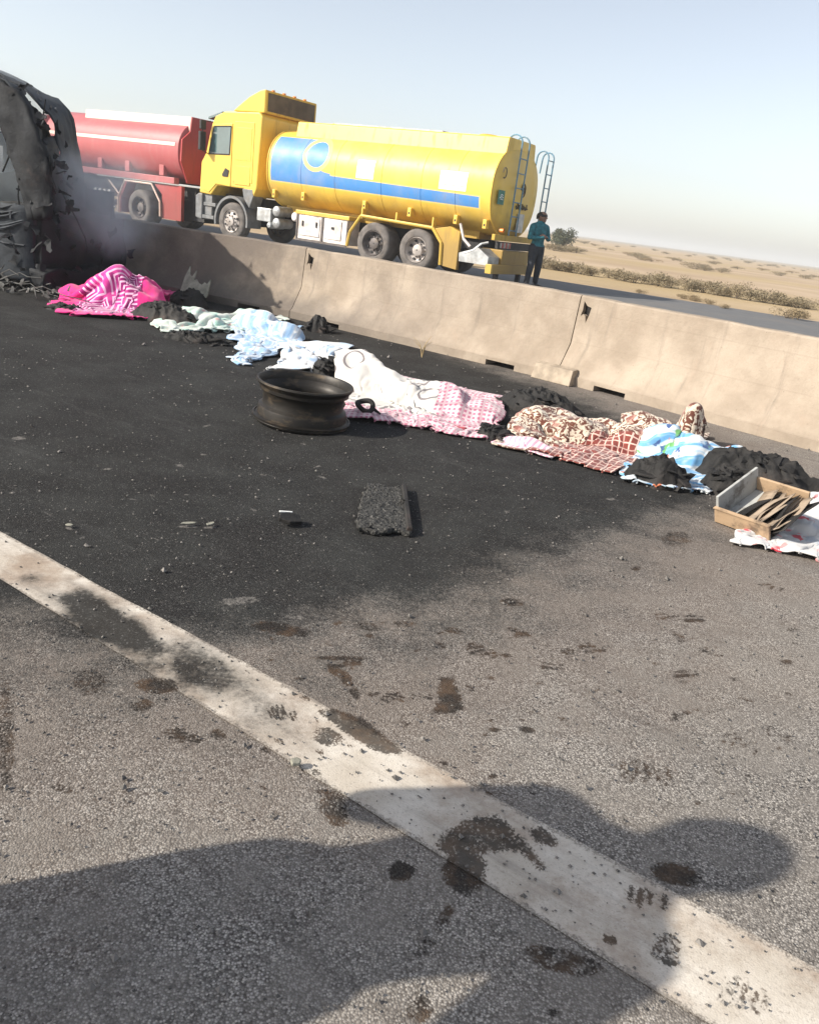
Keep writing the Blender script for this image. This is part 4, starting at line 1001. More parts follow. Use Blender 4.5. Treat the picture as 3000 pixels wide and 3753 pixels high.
# ------------------------------------------------------------------ blankets: cloth settled over low heaps
def hills(x, y, mounds):
    h = 0.004 * vnoise(x, y, 6, 11, 2) + .004
    for (cx, cy, rx, ry, rot, hh) in mounds:
        c, s = math.cos(rot), math.sin(rot); u = ((x - cx) * c + (y - cy) * s) / rx; v = (-(x - cx) * s + (y - cy) * c) / ry
        d2 = u * u + v * v
        sd_ = int(abs(cx * 100)) % 50; rg = (1 - np.abs(vnoise(x * c * 1.6 + y * s * 1.6, y * c * 3.4 - x * s * 3.4, 1.5, sd_, 2))) ** 2
        hh_ = hh * np.clip(1 - d2, 0, 1) ** .7 * (.58 + .55 * rg + .28 * vnoise(x, y, 6, sd_ + 3, 2))
        h = np.maximum(h, hh_)
    return h
def cloth(name, label, mat, quad, mounds, slack=1.18, nu=72, nv=52, seed=1, steps=170, thick=.007, fray=.12, edge=0.0, cat='blanket', lift=0.06, crease=.024):
    r_ = np.random.default_rng(seed)
    Q = np.array([tuple(g(*p)[:2]) for p in quad])       # FL, FR, BR, BL
    u, v = np.meshgrid(np.linspace(0, 1, nu), np.linspace(0, 1, nv))
    P0 = (Q[0] * (1 - u)[..., None] + Q[1] * u[..., None]) * (1 - v)[..., None] + (Q[3] * (1 - u)[..., None] + Q[2] * u[..., None]) * v[..., None]
    # uneven outline
    cen = P0.mean((0, 1)); span = max(np.linalg.norm(Q[1] - Q[0]), np.linalg.norm(Q[3] - Q[0]))
    wu, wv = vnoise(u * 1.0, v * 1.0, 2.6, seed, 3), vnoise(u, v, 2.6, seed + 40, 3)
    P0 = P0 + fray * span * np.stack([wu, wv], -1)
    lu = np.linalg.norm(np.diff(P0, axis=1), axis=2).mean() * slack; lv = np.linalg.norm(np.diff(P0, axis=0), axis=2).mean() * slack
    p = np.zeros((nv, nu, 3)); p[..., :2] = P0
    p[..., 2] = hills(p[..., 0], p[..., 1], mounds) + lift + .05 * vnoise(u, v, 5, seed + 7, 3) + .01 * r_.standard_normal(u.shape)
    vel = np.zeros_like(p); dt = .016
    pairs = []
    def grp(a, b, rest, k):
        pairs.append((a, b, rest, k))
    def sl(di, dj, step_):     # colour groups
        out = []
        for pi in range(step_):
            if dj == 0: ii = np.arange(pi, nu - di, step_) if False else None
        return out
    ld = math.hypot(lu, lv)
    def solve(A, B, rest, k):
        d = p[B] - p[A]; L = np.sqrt((d * d).sum(-1, keepdims=True)) + 1e-9
        c = d * ((L - rest) / L) * .5 * k
        p[A] += c; p[B] -= c
    S = np.s_
    cons = []
    for o in (0, 1):
        e = (nu - o) // 2 * 2
        cons.append((S[:, o:o + e:2], S[:, o + 1:o + e:2], lu, 1.0))
        f = (nv - o) // 2 * 2
        cons.append((S[o:o + f:2, :], S[o + 1:o + f:2, :], lv, 1.0))
    for o in (0, 1):
        f = (nv - o) // 2 * 2
        cons.append((S[o:o + f:2, :-1], S[o + 1:o + f:2, 1:], ld, .35)); cons.append((S[o:o + f:2, 1:], S[o + 1:o + f:2, :-1], ld, .35))
    bend = []
    for o in range(4):
        e = (nu - o) // 4 * 4
        if e: bend.append((S[:, o:o + e:4], S[:, o + 2:o + e:4], lu * 2, .06))
        f = (nv - o) // 4 * 4
        if f: bend.append((S[o:o + f:4, :], S[o + 2:o + f:4, :], lv * 2, .06))
    for it in range(steps):
        prev = p.copy()
        vel[..., 2] -= 9.8 * dt; vel *= .965
        p += vel * dt
        for q in range(4):
            for a, b, rest, k in cons: solve(a, b, rest, k)
            if q % 2: 
                for a, b, rest, k in bend: solve(a, b, rest, k)
            h = hills(p[..., 0], p[..., 1], mounds) if q == 3 or it % 3 == 0 else h
            hit = p[..., 2] < h + .006
            p[..., 2] = np.where(hit, h + .006, p[..., 2])
            fr_ = np.where(hit, .75, 0.0)[..., None]
            p[..., :2] = p[..., :2] * (1 - fr_) + prev[..., :2] * fr_
        vel = (p - prev) / dt; sp_ = np.linalg.norm(vel, axis=-1, keepdims=True); vel *= np.minimum(1, 1.5 / (sp_ + 1e-9))
    U_, V_ = u * lu * (nu - 1), v * lv * (nv - 1)
    wx, wy = U_ + .12 * vnoise(U_, V_, 3, seed + 1, 2), V_ + .12 * vnoise(U_, V_, 3, seed + 2, 2)
    ca, sa = math.cos(seed * 1.3), math.sin(seed * 1.3); ra, rb = wx * ca + wy * sa, -wx * sa + wy * ca
    fold = (1 - np.abs(vnoise(ra * 2.0, rb * .45, 2.3, seed + 3, 1))) ** 4 + .5 * (1 - np.abs(vnoise(ra * .5, rb * 1.8, 3.4, seed + 4, 2))) ** 6
    dxu, dxv = np.gradient(p, axis=1), np.gradient(p, axis=0); nn = np.cross(dxu, dxv); nn /= np.linalg.norm(nn, axis=-1, keepdims=True) + 1e-9
    p = p + nn * (fold * crease)[..., None]; p[..., 2] = np.maximum(p[..., 2], .008)
    uv = np.stack([U_, V_], -1)
    o = bpy.data.objects.new(name, grid_mesh(name, p, uv)); C.objects.link(o); o.data.materials.append(mat(lu * (nu - 1), lv * (nv - 1)) if callable(mat) else mat)
    ss_ = o.modifiers.new('sub', 'SUBSURF'); ss_.levels = 1; ss_.render_levels = 1
    sd = o.modifiers.new('thick', 'SOLIDIFY'); sd.thickness = thick; sd.offset = 1
    tag(o, label, cat, 'blankets and cloths laid along the barrier')
    o['size_u'] = float(lu * (nu - 1)); o['size_v'] = float(lv * (nv - 1))
    return o
def fabric(name):
    n = NT(name); uv = n.co('UV'); x = n.xyz(uv); return n, uv, x
def weave(n, uv, c, soot=.25):
    soot = soot + .22
    c = n.mix(n.mul(n.step(n.noise(4, 7, n.co(), .72), .48, .72), soot), c, (.09, .075, .068))
    n.bump(n.add(n.noise(160, 2, uv), n.mul(n.noise(14, 4, uv), 1.2)), .3, .006)
    n.b.inputs['Sheen Weight'].default_value = .25
    return n.done(c, .9, spec=.15)
def m_pink():
    n, uv, x = fabric('pink maze blanket')
    k = 3.3; cx, cy = n.mul(x[0], k), n.mul(x[1], k)
    ix, iy = n.floor(cx), n.floor(cy); fx, fy = n.sub(n.fract(cx), .5), n.sub(n.fract(cy), .5)
    h = n.fract(n.mul(n.math('SINE', n.add(n.mul(ix, 12.99), n.mul(iy, 78.2))), 437.5))
    sq = n.mul(n.mx(n.abs(fx), n.abs(fy)), 9.0)
    sp_ = n.mx(n.add(fx, .5), n.sub(.5, fy)); sp2 = n.mul(sp_, 5.5)
    sp3 = n.mul(n.mx(n.sub(.5, fx), n.add(fy, .5)), 5.5)
    v = n.add(n.mul(sq, n.lt(h, .4)), n.mul(n.gt(h, .4), n.add(n.mul(sp2, n.lt(h, .7)), n.mul(sp3, n.gt(h, .7)))))
    lines = n.gt(n.fract(v), .60)
    inx = n.mul(n.mul(n.gt(x[0], .28), n.lt(x[0], 1.30)), n.mul(n.gt(x[1], .16), n.lt(x[1], 1.3)))
    pale = n.step(n.noise(2.4, 3, uv), .44, .54)
    ground_ = n.mix(pale, (.26, .008, .13), (.62, .05, .28))
    c = n.mix(inx, n.mix(n.noise(4, 3, uv), (.60, .012, .17), (.80, .04, .26)), ground_)
    c = n.mix(n.mul(inx, n.mul(lines, .95)), c, (.86, .50, .68))
    return weave(n, uv, c, .12)
def m_blobs(name, base, blobs, soot=.15, base2=None):
    n, uv, x = fabric(name)
    c = base if base2 is None else n.mix(n.step(n.noise(3, 4, uv), .35, .65), base, base2)
    for i, (sc, lo, hi, col) in enumerate(blobs):
        c = n.mix(n.step(n.noise(sc, 4, n.vec(n.add(x[0], i * 3.7), n.add(x[1], i * 1.3)), .5, .3), lo, hi), c, col)
    return weave(n, uv, c, soot)
def m_stripes(name, cols, freq, axis=0, blobs=(), soot=.12, warp=.1):
    n, uv, x = fabric(name)
    t = n.mul(n.add(x[axis], n.mul(n.noise(2.2, 3, uv), warp)), freq)
    f = n.fract(t); c = n.mix(n.step(f, .38, .5), cols[0], cols[1])
    f2 = n.fract(n.mul(t, 3.0)); c = n.mix(n.mul(n.gt(f2, .72), .5), c, cols[2])
    for i, (sc, lo, hi, col) in enumerate(blobs):
        c = n.mix(n.step(n.noise(sc, 4, n.vec(n.add(x[0], i * 3.7), n.add(x[1], i * 1.3)), .5, .3), lo, hi), c, col)
    return weave(n, uv, c, soot)
def plaid(n, x, f, c0, c1, c2, w=.8):
    a, b = n.fract(n.mul(x[0], f)), n.fract(n.mul(x[1], f))
    la, lb = n.gt(a, w), n.gt(b, w)
    c = n.mix(n.mul(n.mx(la, lb), .85), c0, c1)
    a2, b2 = n.fract(n.mul(x[0], f * .25)), n.fract(n.mul(x[1], f * .25))
    return n.mix(n.mul(n.mx(n.gt(a2, .8), n.gt(b2, .8)), .45), c, c2)
def m_circles(U, V):
    n, uv, x = fabric('white circle print blanket')
    c = n.mix(n.noise(2.2, 3, uv), (.50, .475, .44), (.60, .575, .54))
    vor = n.voro(4.6, uv, 'F1'); rv = n.xyz(n.voro(4.6, uv, 'F1', 'Color'))
    rad = n.add(.20, n.mul(rv[0], .26))
    ring = n.lt(n.abs(n.sub(vor, rad)), .045)
    c = n.mix(n.mul(ring, .85), c, (.13, .11, .12))
    dx, dy = n.add(n.sub(U, x[0]), V * -.06), n.mn(x[1], n.add(n.sub(V, x[1]), V * .02))
    ed = n.lt(n.add(n.mn(n.mul(dx, 1.0), dy), n.mul(n.sub(n.noise(3, 2, uv), .5), .05)), V * .2)
    pk = plaid(n, x, 27, (.50, .17, .25), (.70, .56, .57), (.12, .04, .08), .55)
    c = n.mix(ed, c, pk)
    hx, hy = n.sub(x[0], U * .80), n.sub(x[1], V * .10)
    heart = n.lt(n.math('SQRT', n.add(n.mul(hx, hx), n.mul(n.mul(hy, hy), 1.6))), .06)
    c = n.mix(heart, c, (.42, .01, .03))
    return weave(n, uv, c, .08)
def m_fleece(U, V, bord=.52):
    n, uv, x = fabric('brown fleece')
    c = n.mix(n.noise(2.4, 3, uv), (.56, .46, .34), (.66, .59, .50))
    sp_ = n.step(n.noise(30, 3, uv, .55, 1.2), .46, .53)
    c = n.mix(sp_, c, (.11, .035, .022))
    c = n.mix(n.mul(n.step(n.noise(7, 4, n.vec(n.add(x[0], 5.0), x[1]), .5), .57, .66), .8), c, (.30, .12, .10))
    pl = plaid(n, x, 21, (.19, .045, .035), (.72, .52, .44), (.10, .02, .02), .80)
    bd = n.lt(n.add(x[1], n.mul(n.sub(n.noise(2, 2, uv), .5), .12)), V * bord)
    bd = n.mul(bd, n.gt(n.add(x[0], n.mul(x[1], -.6)), U * .22))
    c = n.mix(bd, c, pl)
    return weave(n, uv, c, .12)
def mound(px, py, rx, ry, h, rot=None):
    p = g(px, py); return (p.x, p.y, rx, ry, R(-33) if rot is None else R(rot), h)
cloth('blanket', 'hot pink blanket with white maze lines heaped near the wreck', m_pink(), [(225, 1150), (600, 1178), (690, 1075), (205, 1055)], [mound(450, 1120, .54, .36, .37, -15), mound(290, 1100, .25, .2, .15), mound(560, 1120, .25, .25, .26)], 1.22, seed=3, fray=.10)
cloth('cloth', 'pale mint green floral cloth beside the pink blanket', m_blobs('mint cloth', (.50, .56, .50), [(4, .48, .62, (.36, .58, .50)), (7, .60, .68, (.62, .28, .26)), (5, .52, .62, (.64, .65, .61))], .1), [(585, 1218), (925, 1222), (1090, 1172), (590, 1152)], [mound(720, 1185, .40, .16, .13), mound(950, 1185, .35, .16, .15)], 1.25, 64, 44, 5, fray=.09, cat='cloth')
cloth('cloth', 'light blue striped cloth trailing onto the road', m_stripes('blue stripe cloth', [(.28, .43, .62), (.52, .58, .65), (.16, .31, .52)], 7, 0, [(5, .58, .68, (.8, .8, .78)), (9, .66, .72, (.5, .18, .12))], .1), [(785, 1310), (1000, 1345), (1120, 1215), (880, 1160)], [mound(960, 1215, .36, .2, .17), mound(1050, 1240, .2, .2, .15), mound(820, 1290, .14, .08, .06)], 1.28, 64, 52, 8, fray=.11, cat='cloth')
cloth('cloth', 'crumpled white and blue cloth behind the wheel rim', m_blobs('white blue cloth', (.60, .60, .60), [(4, .50, .60, (.42, .56, .74)), (9, .66, .72, (.5, .2, .15)), (6, .55, .66, (.66, .65, .62))], .08), [(985, 1360), (1185, 1365), (1260, 1275), (1040, 1255)], [mound(1080, 1320, .26, .12, .09), mound(1190, 1300, .24, .12, .10)], 1.38, 60, 48, 12, fray=.1, cat='cloth')
UE, VE = 2.15, 1.15
cloth('blanket', 'white blanket with circle print and pink plaid border behind the rim', m_circles, [(1268, 1535), (1770, 1612), (1840, 1465), (1235, 1345)], [mound(1340, 1425, .55, .26, .25, -40), mound(1560, 1490, .55, .24, .17, -33), mound(1740, 1530, .30, .2, .12)], 1.26, 84, 56, 15, fray=.07)
cloth('blanket', 'brown and cream fleece blanket with dark plaid border', m_fleece, [(1850, 1640), (2235, 1735), (2400, 1620), (1925, 1535)], [mound(2060, 1600, .38, .22, .20, -30), mound(2250, 1640, .38, .22, .14), mound(1900, 1595, .18, .16, .10)], 1.24, 76, 56, 21, fray=.09)
cloth('blanket', 'cream spotted fleece end standing in a peak at the barrier foot', m_fleece(1.0, 1.0, -1), [(2290, 1625), (2560, 1660), (2590, 1600), (2280, 1555)], [mound(2515, 1625, .10, .09, .33), mound(2360, 1590, .26, .15, .14)], 1.2, 56, 44, 24, fray=.06)
cloth('blanket', 'blue and white striped childrens blanket beside the drawer', m_stripes('blue print blanket', [(.13, .33, .56), (.56, .60, .63), (.26, .46, .64)], 9, 1, [(5, .58, .63, (.55, .17, .08)), (6, .60, .65, (.14, .36, .12)), (4, .55, .63, (.58, .60, .60)), (9, .62, .66, (.05, .10, .25))], .08, .35), [(2285, 1775), (2630, 1815), (2790, 1720), (2345, 1650)], [mound(2450, 1695, .34, .15, .20, -25), mound(2640, 1730, .34, .14, .15)], 1.22, 72, 56, 31, fray=.08)
cloth('cloth', 'white and red patterned cloth under the drawer at right edge', m_blobs('white red cloth', (.56, .55, .54), [(5, .56, .62, (.55, .04, .06)), (6, .56, .66, (.45, .48, .52)), (8, .60, .66, (.6, .25, .25))], .15), [(2690, 1985), (3080, 2075), (3210, 1850), (2830, 1830)], [mound(2960, 1960, .25, .12, .07), mound(3060, 1900, .25, .2, .10)], 1.25, 64, 52, 37, fray=.08, cat='cloth')
cloth('cloth', 'pink and white fringe of cloth at the left of the brown fleece', m_stripes('pink stripe cloth', [(.66, .34, .44), (.80, .70, .70), (.5, .15, .28)], 26, 0, (), .1, .02), [(1810, 1630), (2010, 1690), (2060, 1660), (1850, 1590)], [mound(1930, 1640, .2, .1, .05)], 1.1, 44, 30, 41, fray=.06, cat='cloth')

# ------------------------------------------------------------------ charred debris heaps
M['charred'] = m_burnt('charred debris', (.007, .007, .007), (.028, .025, .023), .35, .30)
def heap(label, px, py, rx, ry, h, rot=-33, seed=0, n=40, spikes=10):
    c = g(px, py); root = empty('debris_heap', (c.x, c.y, 0), R(rot)); tag(root, label, 'debris', 'charred debris along the barrier')
    n = 110; rings_ = np.linspace(0.0, 1.0, 38); th_ = np.linspace(0, 2 * np.pi, n + 1)
    RR_, TT_ = np.meshgrid(rings_, th_, indexing='ij')
    wob = 1 + .22 * vnoise(np.cos(TT_) * 1.5, np.sin(TT_) * 1.5, 1.3, seed, 3)
    x_, y_ = RR_ * np.cos(TT_) * rx * wob, RR_ * np.sin(TT_) * ry * wob
    z_ = h * np.clip(1 - RR_ ** 2, 0, 1) ** .7 * (1 + .35 * vnoise(x_, y_, 6, seed, 2)) + .03 * (1 - np.abs(vnoise(x_, y_, 14, seed + 3, 2))) ** 3 * (1 - RR_ ** 4) + .014 * vnoise(x_, y_, 60, seed + 6, 2) * (1 - RR_ ** 4)
    x_ = x_ + .03 * vnoise(x_, y_, 13, seed + 5, 2); y_ = y_ + .03 * vnoise(x_, y_, 13, seed + 9, 2)
    z_ = np.maximum(z_, .0) + .002; z_[-1] = -.01
    o = bpy.data.objects.new('heap', grid_mesh('heap', np.stack([x_, y_, z_], -1))); C.objects.link(o); o.parent = root; o.data.materials.append(M['charred'])
    r_ = random.Random(seed); sh = MB()
    for k in range(spikes * 3):
        a, q = r_.uniform(0, 6.28), r_.uniform(.1, 1.05); px_, py_ = q * rx * math.cos(a), q * ry * math.sin(a)
        zz = h * max(0, 1 - q * q) ** .7 * .9; L = r_.uniform(.02, .09); w = r_.uniform(.006, .03); b = r_.uniform(0, 6.28); d = Vector((math.cos(b), math.sin(b), r_.uniform(-.1, .5))) * L; e = Vector((-math.sin(b), math.cos(b), r_.uniform(-.3, .3))) * w
        p_ = Vector((px_, py_, zz)); up = Vector((0, 0, .012))
        sh.hexa([p_ - d - e, p_ + d - e, p_ + d + e, p_ - d + e], [p_ - d * .8 - e + up, p_ + d * .6 - e + up, p_ + d * .7 + e * .6 + up, p_ - d * .8 + e + up])
    t_ = sh.build('shards', M['charred'], root); t_['kind'] = 'stuff'
    return root
heap('charred black debris heap right of the pink blanket', 600, 1175, .42, .20, .16, -20, 1)
heap('charred black debris lump against the barrier by the pink blanket', 690, 1120, .26, .18, .16, -20, 2)
heap('flat black scrap in front of the mint cloth', 720, 1252, .30, .09, .07, 0, 3)
heap('charred black lump behind the light blue cloth', 1165, 1215, .13, .11, .14, 0, 4)
heap('charred lump between the crumpled white cloth and circle blanket', 1205, 1375, .15, .13, .12, 0, 5)
heap('black debris heap by the barrier joint block', 1975, 1505, .38, .18, .14, -30, 6)
heap('dark scraps left of the brown fleece', 1805, 1605, .12, .12, .07, 0, 7)
heap('black charred heap showing under the blue striped blanket', 2400, 1772, .20, .12, .13, -20, 8)
heap('black charred mass behind the wooden drawer', 2760, 1775, .42, .20, .20, -25, 9)
heap('black scraps left of the drawer beside the blue blanket', 2655, 1800, .15, .13, .14, -10, 10)
heap('blackened scrap heap under the burnt bus front', 60, 1045, .6, .25, .10, 0, 11)
heap('ashy scrap pile at the left of the pink blanket', 240, 1140, .2, .12, .05, 0, 13)

# ------------------------------------------------------------------ steel wheel rim
def m_rim():
    n = NT('burnt rim steel'); P = n.co(); x = n.xyz(P)
    c = n.mix(n.noise(5, 6, P, .65), (.012, .011, .010), (.035, .030, .025))
    c = n.mix(n.mul(n.step(n.noise(6, 7, n.vec(x[0], x[1], n.mul(x[2], 2.5)), .7), .5, .68), .6), c, (.13, .095, .06))
    n.bump(n.noise(40, 5, P), .25, .004)
    return n.done(c, n.mix(n.noise(7, 4, P), (.35,) * 3, (.65,) * 3), .55)
rc_ = g(1102, 1548)
RIM = empty('wheel_rim', (rc_.x, rc_.y, .0), 0); RIM.rotation_euler = (R(1.5), R(2.0), .4)
tag(RIM, 'burnt black steel truck wheel rim lying flat on the road', 'wheel rim')
pr = [(.290, .012), (.306, .0), (.312, .012), (.304, .03), (.291, .036), (.287, .075), (.283, .09), (.262, .105), (.258, .13), (.262, .175), (.272, .19), (.287, .20), (.289, .222), (.302, .235), (.312, .25), (.309, .262), (.296, .26), (.284, .24), (.280, .21), (.262, .19), (.250, .17), (.247, .12), (.255, .1), (.275, .08), (.279, .04)]
MB().lathe(pr + [pr[0]], 'z', (0, 0, .012), 72).build('rim_barrel', M['x'] if 'x' in M else m_rim(), RIM, 30)
RM_ = bpy.data.materials['burnt rim steel']
MB().lathe([(.252, .10), (.24, .085), (.20, .06), (.17, .055), (.135, .06), (.135, .045), (.18, .04), (.21, .045), (.245, .07), (.252, .085)], 'z', (0, 0, .012), 48).build('disc', RM_, RIM, 40)
MB().lathe([(.30, .012), (.316, .008), (.318, .02), (.305, .026)], 'z', (0, 0, .022), 64).build('lock_ring', RM_, RIM, 40)
# small black clamp on the blanket
cp_ = g(1338, 1478, .10); CL = empty('rubber_bush', (cp_.x, cp_.y, .085), .3); tag(CL, 'small black ring shaped part lying on the circle print blanket', 'ring')
CL.rotation_euler = (R(30), R(10), 0)
MB().tube([(.055 * math.cos(a), .05 * math.sin(a), .012 * math.sin(2 * a)) for a in np.linspace(0, 6.28, 25)], [.018] * 25, 8, False).build('ring', M['charred'], CL, 180)
MB().tube([(.05, 0, 0), (.09, -.01, -.012), (.12, -.015, -.02)], [.014, .01, .006], 8).build('stub', M['charred'], CL, 180)

# ------------------------------------------------------------------ charred mat
def m_mat():
    n = NT('charred rubber mat'); P = n.co()
    v = n.add(n.mul(n.voro(70, P), .6), n.mul(n.noise(45, 6, P, .75), .5)); c = n.mix(n.step(v, .3, .62), (.002, .002, .002), (.030, .029, .027))
    c = n.mix(n.mul(n.step(n.noise(130, 2, P), .55, .68), .6), c, (.22, .21, .19))
    n.bump(v, 1.0, .012); return n.done(c, .9)
q4 = [g(1302, 1958), g(1506, 1966), g(1478, 1800), g(1345, 1785)]
MATO = empty('rubber_mat', sum(q4, Vector()) / 4, 0); tag(MATO, 'rectangular charred porous mat lying on the black asphalt', 'mat')
nu_, nv_ = 36, 80; u_, v_ = np.meshgrid(np.linspace(0, 1, nu_), np.linspace(0, 1, nv_))
c_ = MATO.location
qa = [np.array(q - c_) for q in q4]
Pm = (qa[0] * (1 - u_)[..., None] + qa[1] * u_[..., None]) * (1 - v_)[..., None] + (qa[3] * (1 - u_)[..., None] + qa[2] * u_[..., None]) * v_[..., None]
Pm[..., 0] += .022 * vnoise(u_ * 4, v_ * 9, 1.5, 4, 4); Pm[..., 1] += .022 * vnoise(u_ * 4, v_ * 9, 1.5, 8, 4)
Pm[..., 2] = .030 + .012 * vnoise(Pm[..., 0], Pm[..., 1], 40, 3, 3) - .01 * v_
mo = bpy.data.objects.new('slab', grid_mesh('slab', Pm)); C.objects.link(mo); mo.parent = MATO; mo.data.materials.append(m_mat())
sd = mo.modifiers.new('t', 'SOLIDIFY'); sd.thickness = .024; sd.offset = -1
MB().tube([(qa[1][0] - .01, qa[1][1], .03), (qa[2][0], qa[2][1], .03)], .014, 6).build('edge_strip', M['charred'], MATO)

# ------------------------------------------------------------------ drawer
def m_wood(name, a, b):
    n = NT(name); P = n.co(); x = n.xyz(P)
    c = n.mix(n.noise(9, 5, n.vec(n.mul(x[0], .3), x[1], n.mul(x[2], 2.0)), .6), a, b)
    c = n.mix(n.mul(n.step(n.noise(7, 6, P, .72), .48, .68), .75), c, (.06, .042, .03))
    return n.done(c, .65)
M['wood'] = m_wood('pale drawer wood', (.30, .20, .12), (.46, .33, .21)); M['greyboard'] = m_wood('grey drawer board', (.30, .31, .30), (.42, .42, .40))
dl, dbm, db = g(2616, 1912), g(2826, 1997), g(2745, 1790)
ax = (dbm - dl); LX = ax.length * .94; ay = Vector((-ax.y, ax.x, 0)).normalized(); LY = .38
if ay.x < 0: ay = -ay
DR = empty('drawer', dl, math.atan2(ax.y, ax.x)); tag(DR, 'scorched wooden drawer holding burnt paper at the right edge', 'drawer')
sgn = 1 if Vector((-ax.y, ax.x, 0)).dot(ay) > 0 else -1
DR.rotation_euler = (R(-22) * -sgn, R(-2), math.atan2(ax.y, ax.x))
def Y2(a, b): return (min(a * sgn, b * sgn), max(a * sgn, b * sgn))
MB().box(0, LX, *Y2(0, .016), .0, .085).build('side_board', M['wood'], DR, bevel=.003)
MB().box(.016, LX - .0, *Y2(LY - .016, LY), .0, .10).build('side_board', M['wood'], DR, bevel=.003)
MB().box(-.001, .015, *Y2(.017, LY), .0, .155).build('end_board', M['greyboard'], DR, bevel=.003)
MB().box(LX - .015, LX, *Y2(.05, LY - .017), .0, .06).build('end_board', M['charred'], DR, bevel=.003)
MB().box(.016, LX - .016, *Y2(.017, LY - .017), .012, .02).build('base_board', M['greyboard'], DR)
MB().box(-.004, LX, *Y2(-.004, .018), .086, .092).build('edge_trim', M['wood'], DR)
M['paper'] = m_wood('scorched brown paper', (.24, .18, .125), (.40, .32, .24))
for k in range(13):
    x0 = LX * (.26 + .055 * k); r_ = random.Random(k); pts = []
    a = r_.uniform(-.03, .03); hgt = .028 + .035 * k / 13 + r_.uniform(-.012, .02)
    nn = 10; rows = []
    for i in range(2):
        rows.append([(x0 + a * (t - .5) * 2 + i * (.075 + .03 * (k * 7 % 5) / 5) + .006 * math.sin(t * (3 + k % 4) + k), sgn * (.022 + (LY - .045) * t * r_.uniform(.97, 1.0)), .022 + i * hgt + .009 * math.sin(t * (4 + k % 5) + k * 2)) for t in np.linspace(0, 1, nn)])
    o = bpy.data.objects.new('paper_sheet', grid_mesh('paper_sheet', np.array(rows))); C.objects.link(o); o.parent = DR; o.data.materials.append(M['paper'] if k % 4 else M['charred'])
    s_ = o.modifiers.new('t', 'SOLIDIFY'); s_.thickness = .003

# ------------------------------------------------------------------ small scraps
M['plaster'] = dull('pale grey torn sheet', (.27, .26, .21), .9, var=.3, scale=9, bump=.4)
tp = g(690, 1110); TS = empty('torn_sheet', (tp.x, tp.y + .05, 0), R(-25)); tag(TS, 'torn pale grey sheet standing against the barrier beside the pink blanket', 'torn sheet')
tp_ = [(-.22, .02), (.2, 0), (.23, .14), (.19, .34), (.165, .27), (.12, .29), (.09, .25), (.03, .27), (-.02, .31), (-.05, .29), (-.07, .42), (-.10, .33), (-.15, .36), (-.19, .46), (-.21, .30), (-.2, .15)]
to = MB().prism(tp_, -.008, .008).build('sheet', M['plaster'], TS); to.rotation_euler = (R(-28), 0, 0)
def scrap(label, px, py, pts, h, mat, rot=0, tilt=10, name='scrap'):
    c = g(px, py); o = MB().prism(pts, 0, h, 'z').build(name, mat, None, bevel=min(.004, h * .3)); o.location = (c.x, c.y, .012 + h * .2); o.rotation_euler = (R(tilt), R(tilt * .6), R(rot)); tag(o, label, 'scrap'); return o
scrap('small dark crumpled scrap left of the mat', 1060, 1922, [(-.05, -.02), (.0, -.035), (.055, -.015), (.04, .03), (-.01, .04), (-.045, .02)], .022, M['charred'], 10, 14)
scrap('thin pale splinter on the dark scrap left of the mat', 1045, 1912, [(-.03, -.004), (.03, -.003), (.03, .004), (-.03, .005)], .006, M['white'], 20, 5).location.z = .045
scrap('tiny pale stone beside the lane line', 1080, 2815, [(-.014, -.01), (.008, -.012), (.016, .0), (.006, .012), (-.012, .009)], .012, M['plaster'], 30, 8, 'stone')
for k, (x, y) in enumerate(((255, 1935), (690, 1928), (770, 1930))):
    w = (.015, .036, .026, .008, .045)[k]
    scrap(['small white chip on the soot at left', 'thin white shard left of a matching shard on the soot', 'thin white shard right of a matching shard on the soot', 'tiny bright chip on the soot in front of the mat', 'pale ash flake at the left edge of the road'][k], x, y, [(-w, -.006), (-w * .2, -.010), (w * .7, -.008), (w, .003), (w * .3, .009), (-w * .6, .008)], .004, M['plaster'], k * 33, 4, 'chip')
gv = MB(); r_ = random.Random(11)
for k in range(2600):
    px, py = r_.uniform(-100, 3100), 1230 + 2500 * r_.random() ** 1.5; c = g(px, py); q = r_.uniform(.0016, .0042) * (1 + .25 * c.y)
    if r_.random() < .03: q *= 2.0
    vs = [c + Vector((r_.uniform(.6, 1.2) * q * math.cos(a), r_.uniform(.6, 1.2) * q * math.sin(a), .006)) for a in (0, 1.6, 3.1, 4.7)] + [c + Vector((r_.uniform(-.4, .4) * q, r_.uniform(-.4, .4) * q, .006 + q * r_.uniform(.5, 1.1)))]
    i = gv.addv(vs); gv.f += [(i, i + 1, i + 4), (i + 1, i + 2, i + 4), (i + 2, i + 3, i + 4), (i + 3, i, i + 4)]
def m_gravel():
    n = NT('loose grit'); P = n.co(); return n.done(n.mix(n.voro(60, P, 'F1', 'Color'), (.035, .033, .031), (.24, .22, .20)), .9)
tag(gv.build('loose_grit', m_gravel()), 'loose grit and ash crumbs scattered on the road', kind='stuff')
# dry weeds at the barrier foot
M['straw'] = dull('dry straw', (.42, .31, .16), .9)
for k, (px, py) in enumerate(((1545, 1310),)):
    c = g(px, py); w = MB(); r_ = random.Random(k)
    for q in range(6):
        a = r_.uniform(0, 6.28); L = r_.uniform(.10, .30); d = Vector((math.cos(a) * .3, math.sin(a) * .2, 1)) * L
        w.tube([(0, 0, 0), d * .5 + Vector((0, 0, .02)), d + Vector((math.cos(a) * .05, 0, -.02))], [.004, .003, .0015], 4)
    o = w.build('dry_weed', M['straw']); o.location = c; tag(o, ['dry straw coloured weed against the barrier above the circle blanket', 'smaller dry weed at the barrier foot left of its neighbour'][k], 'weed')

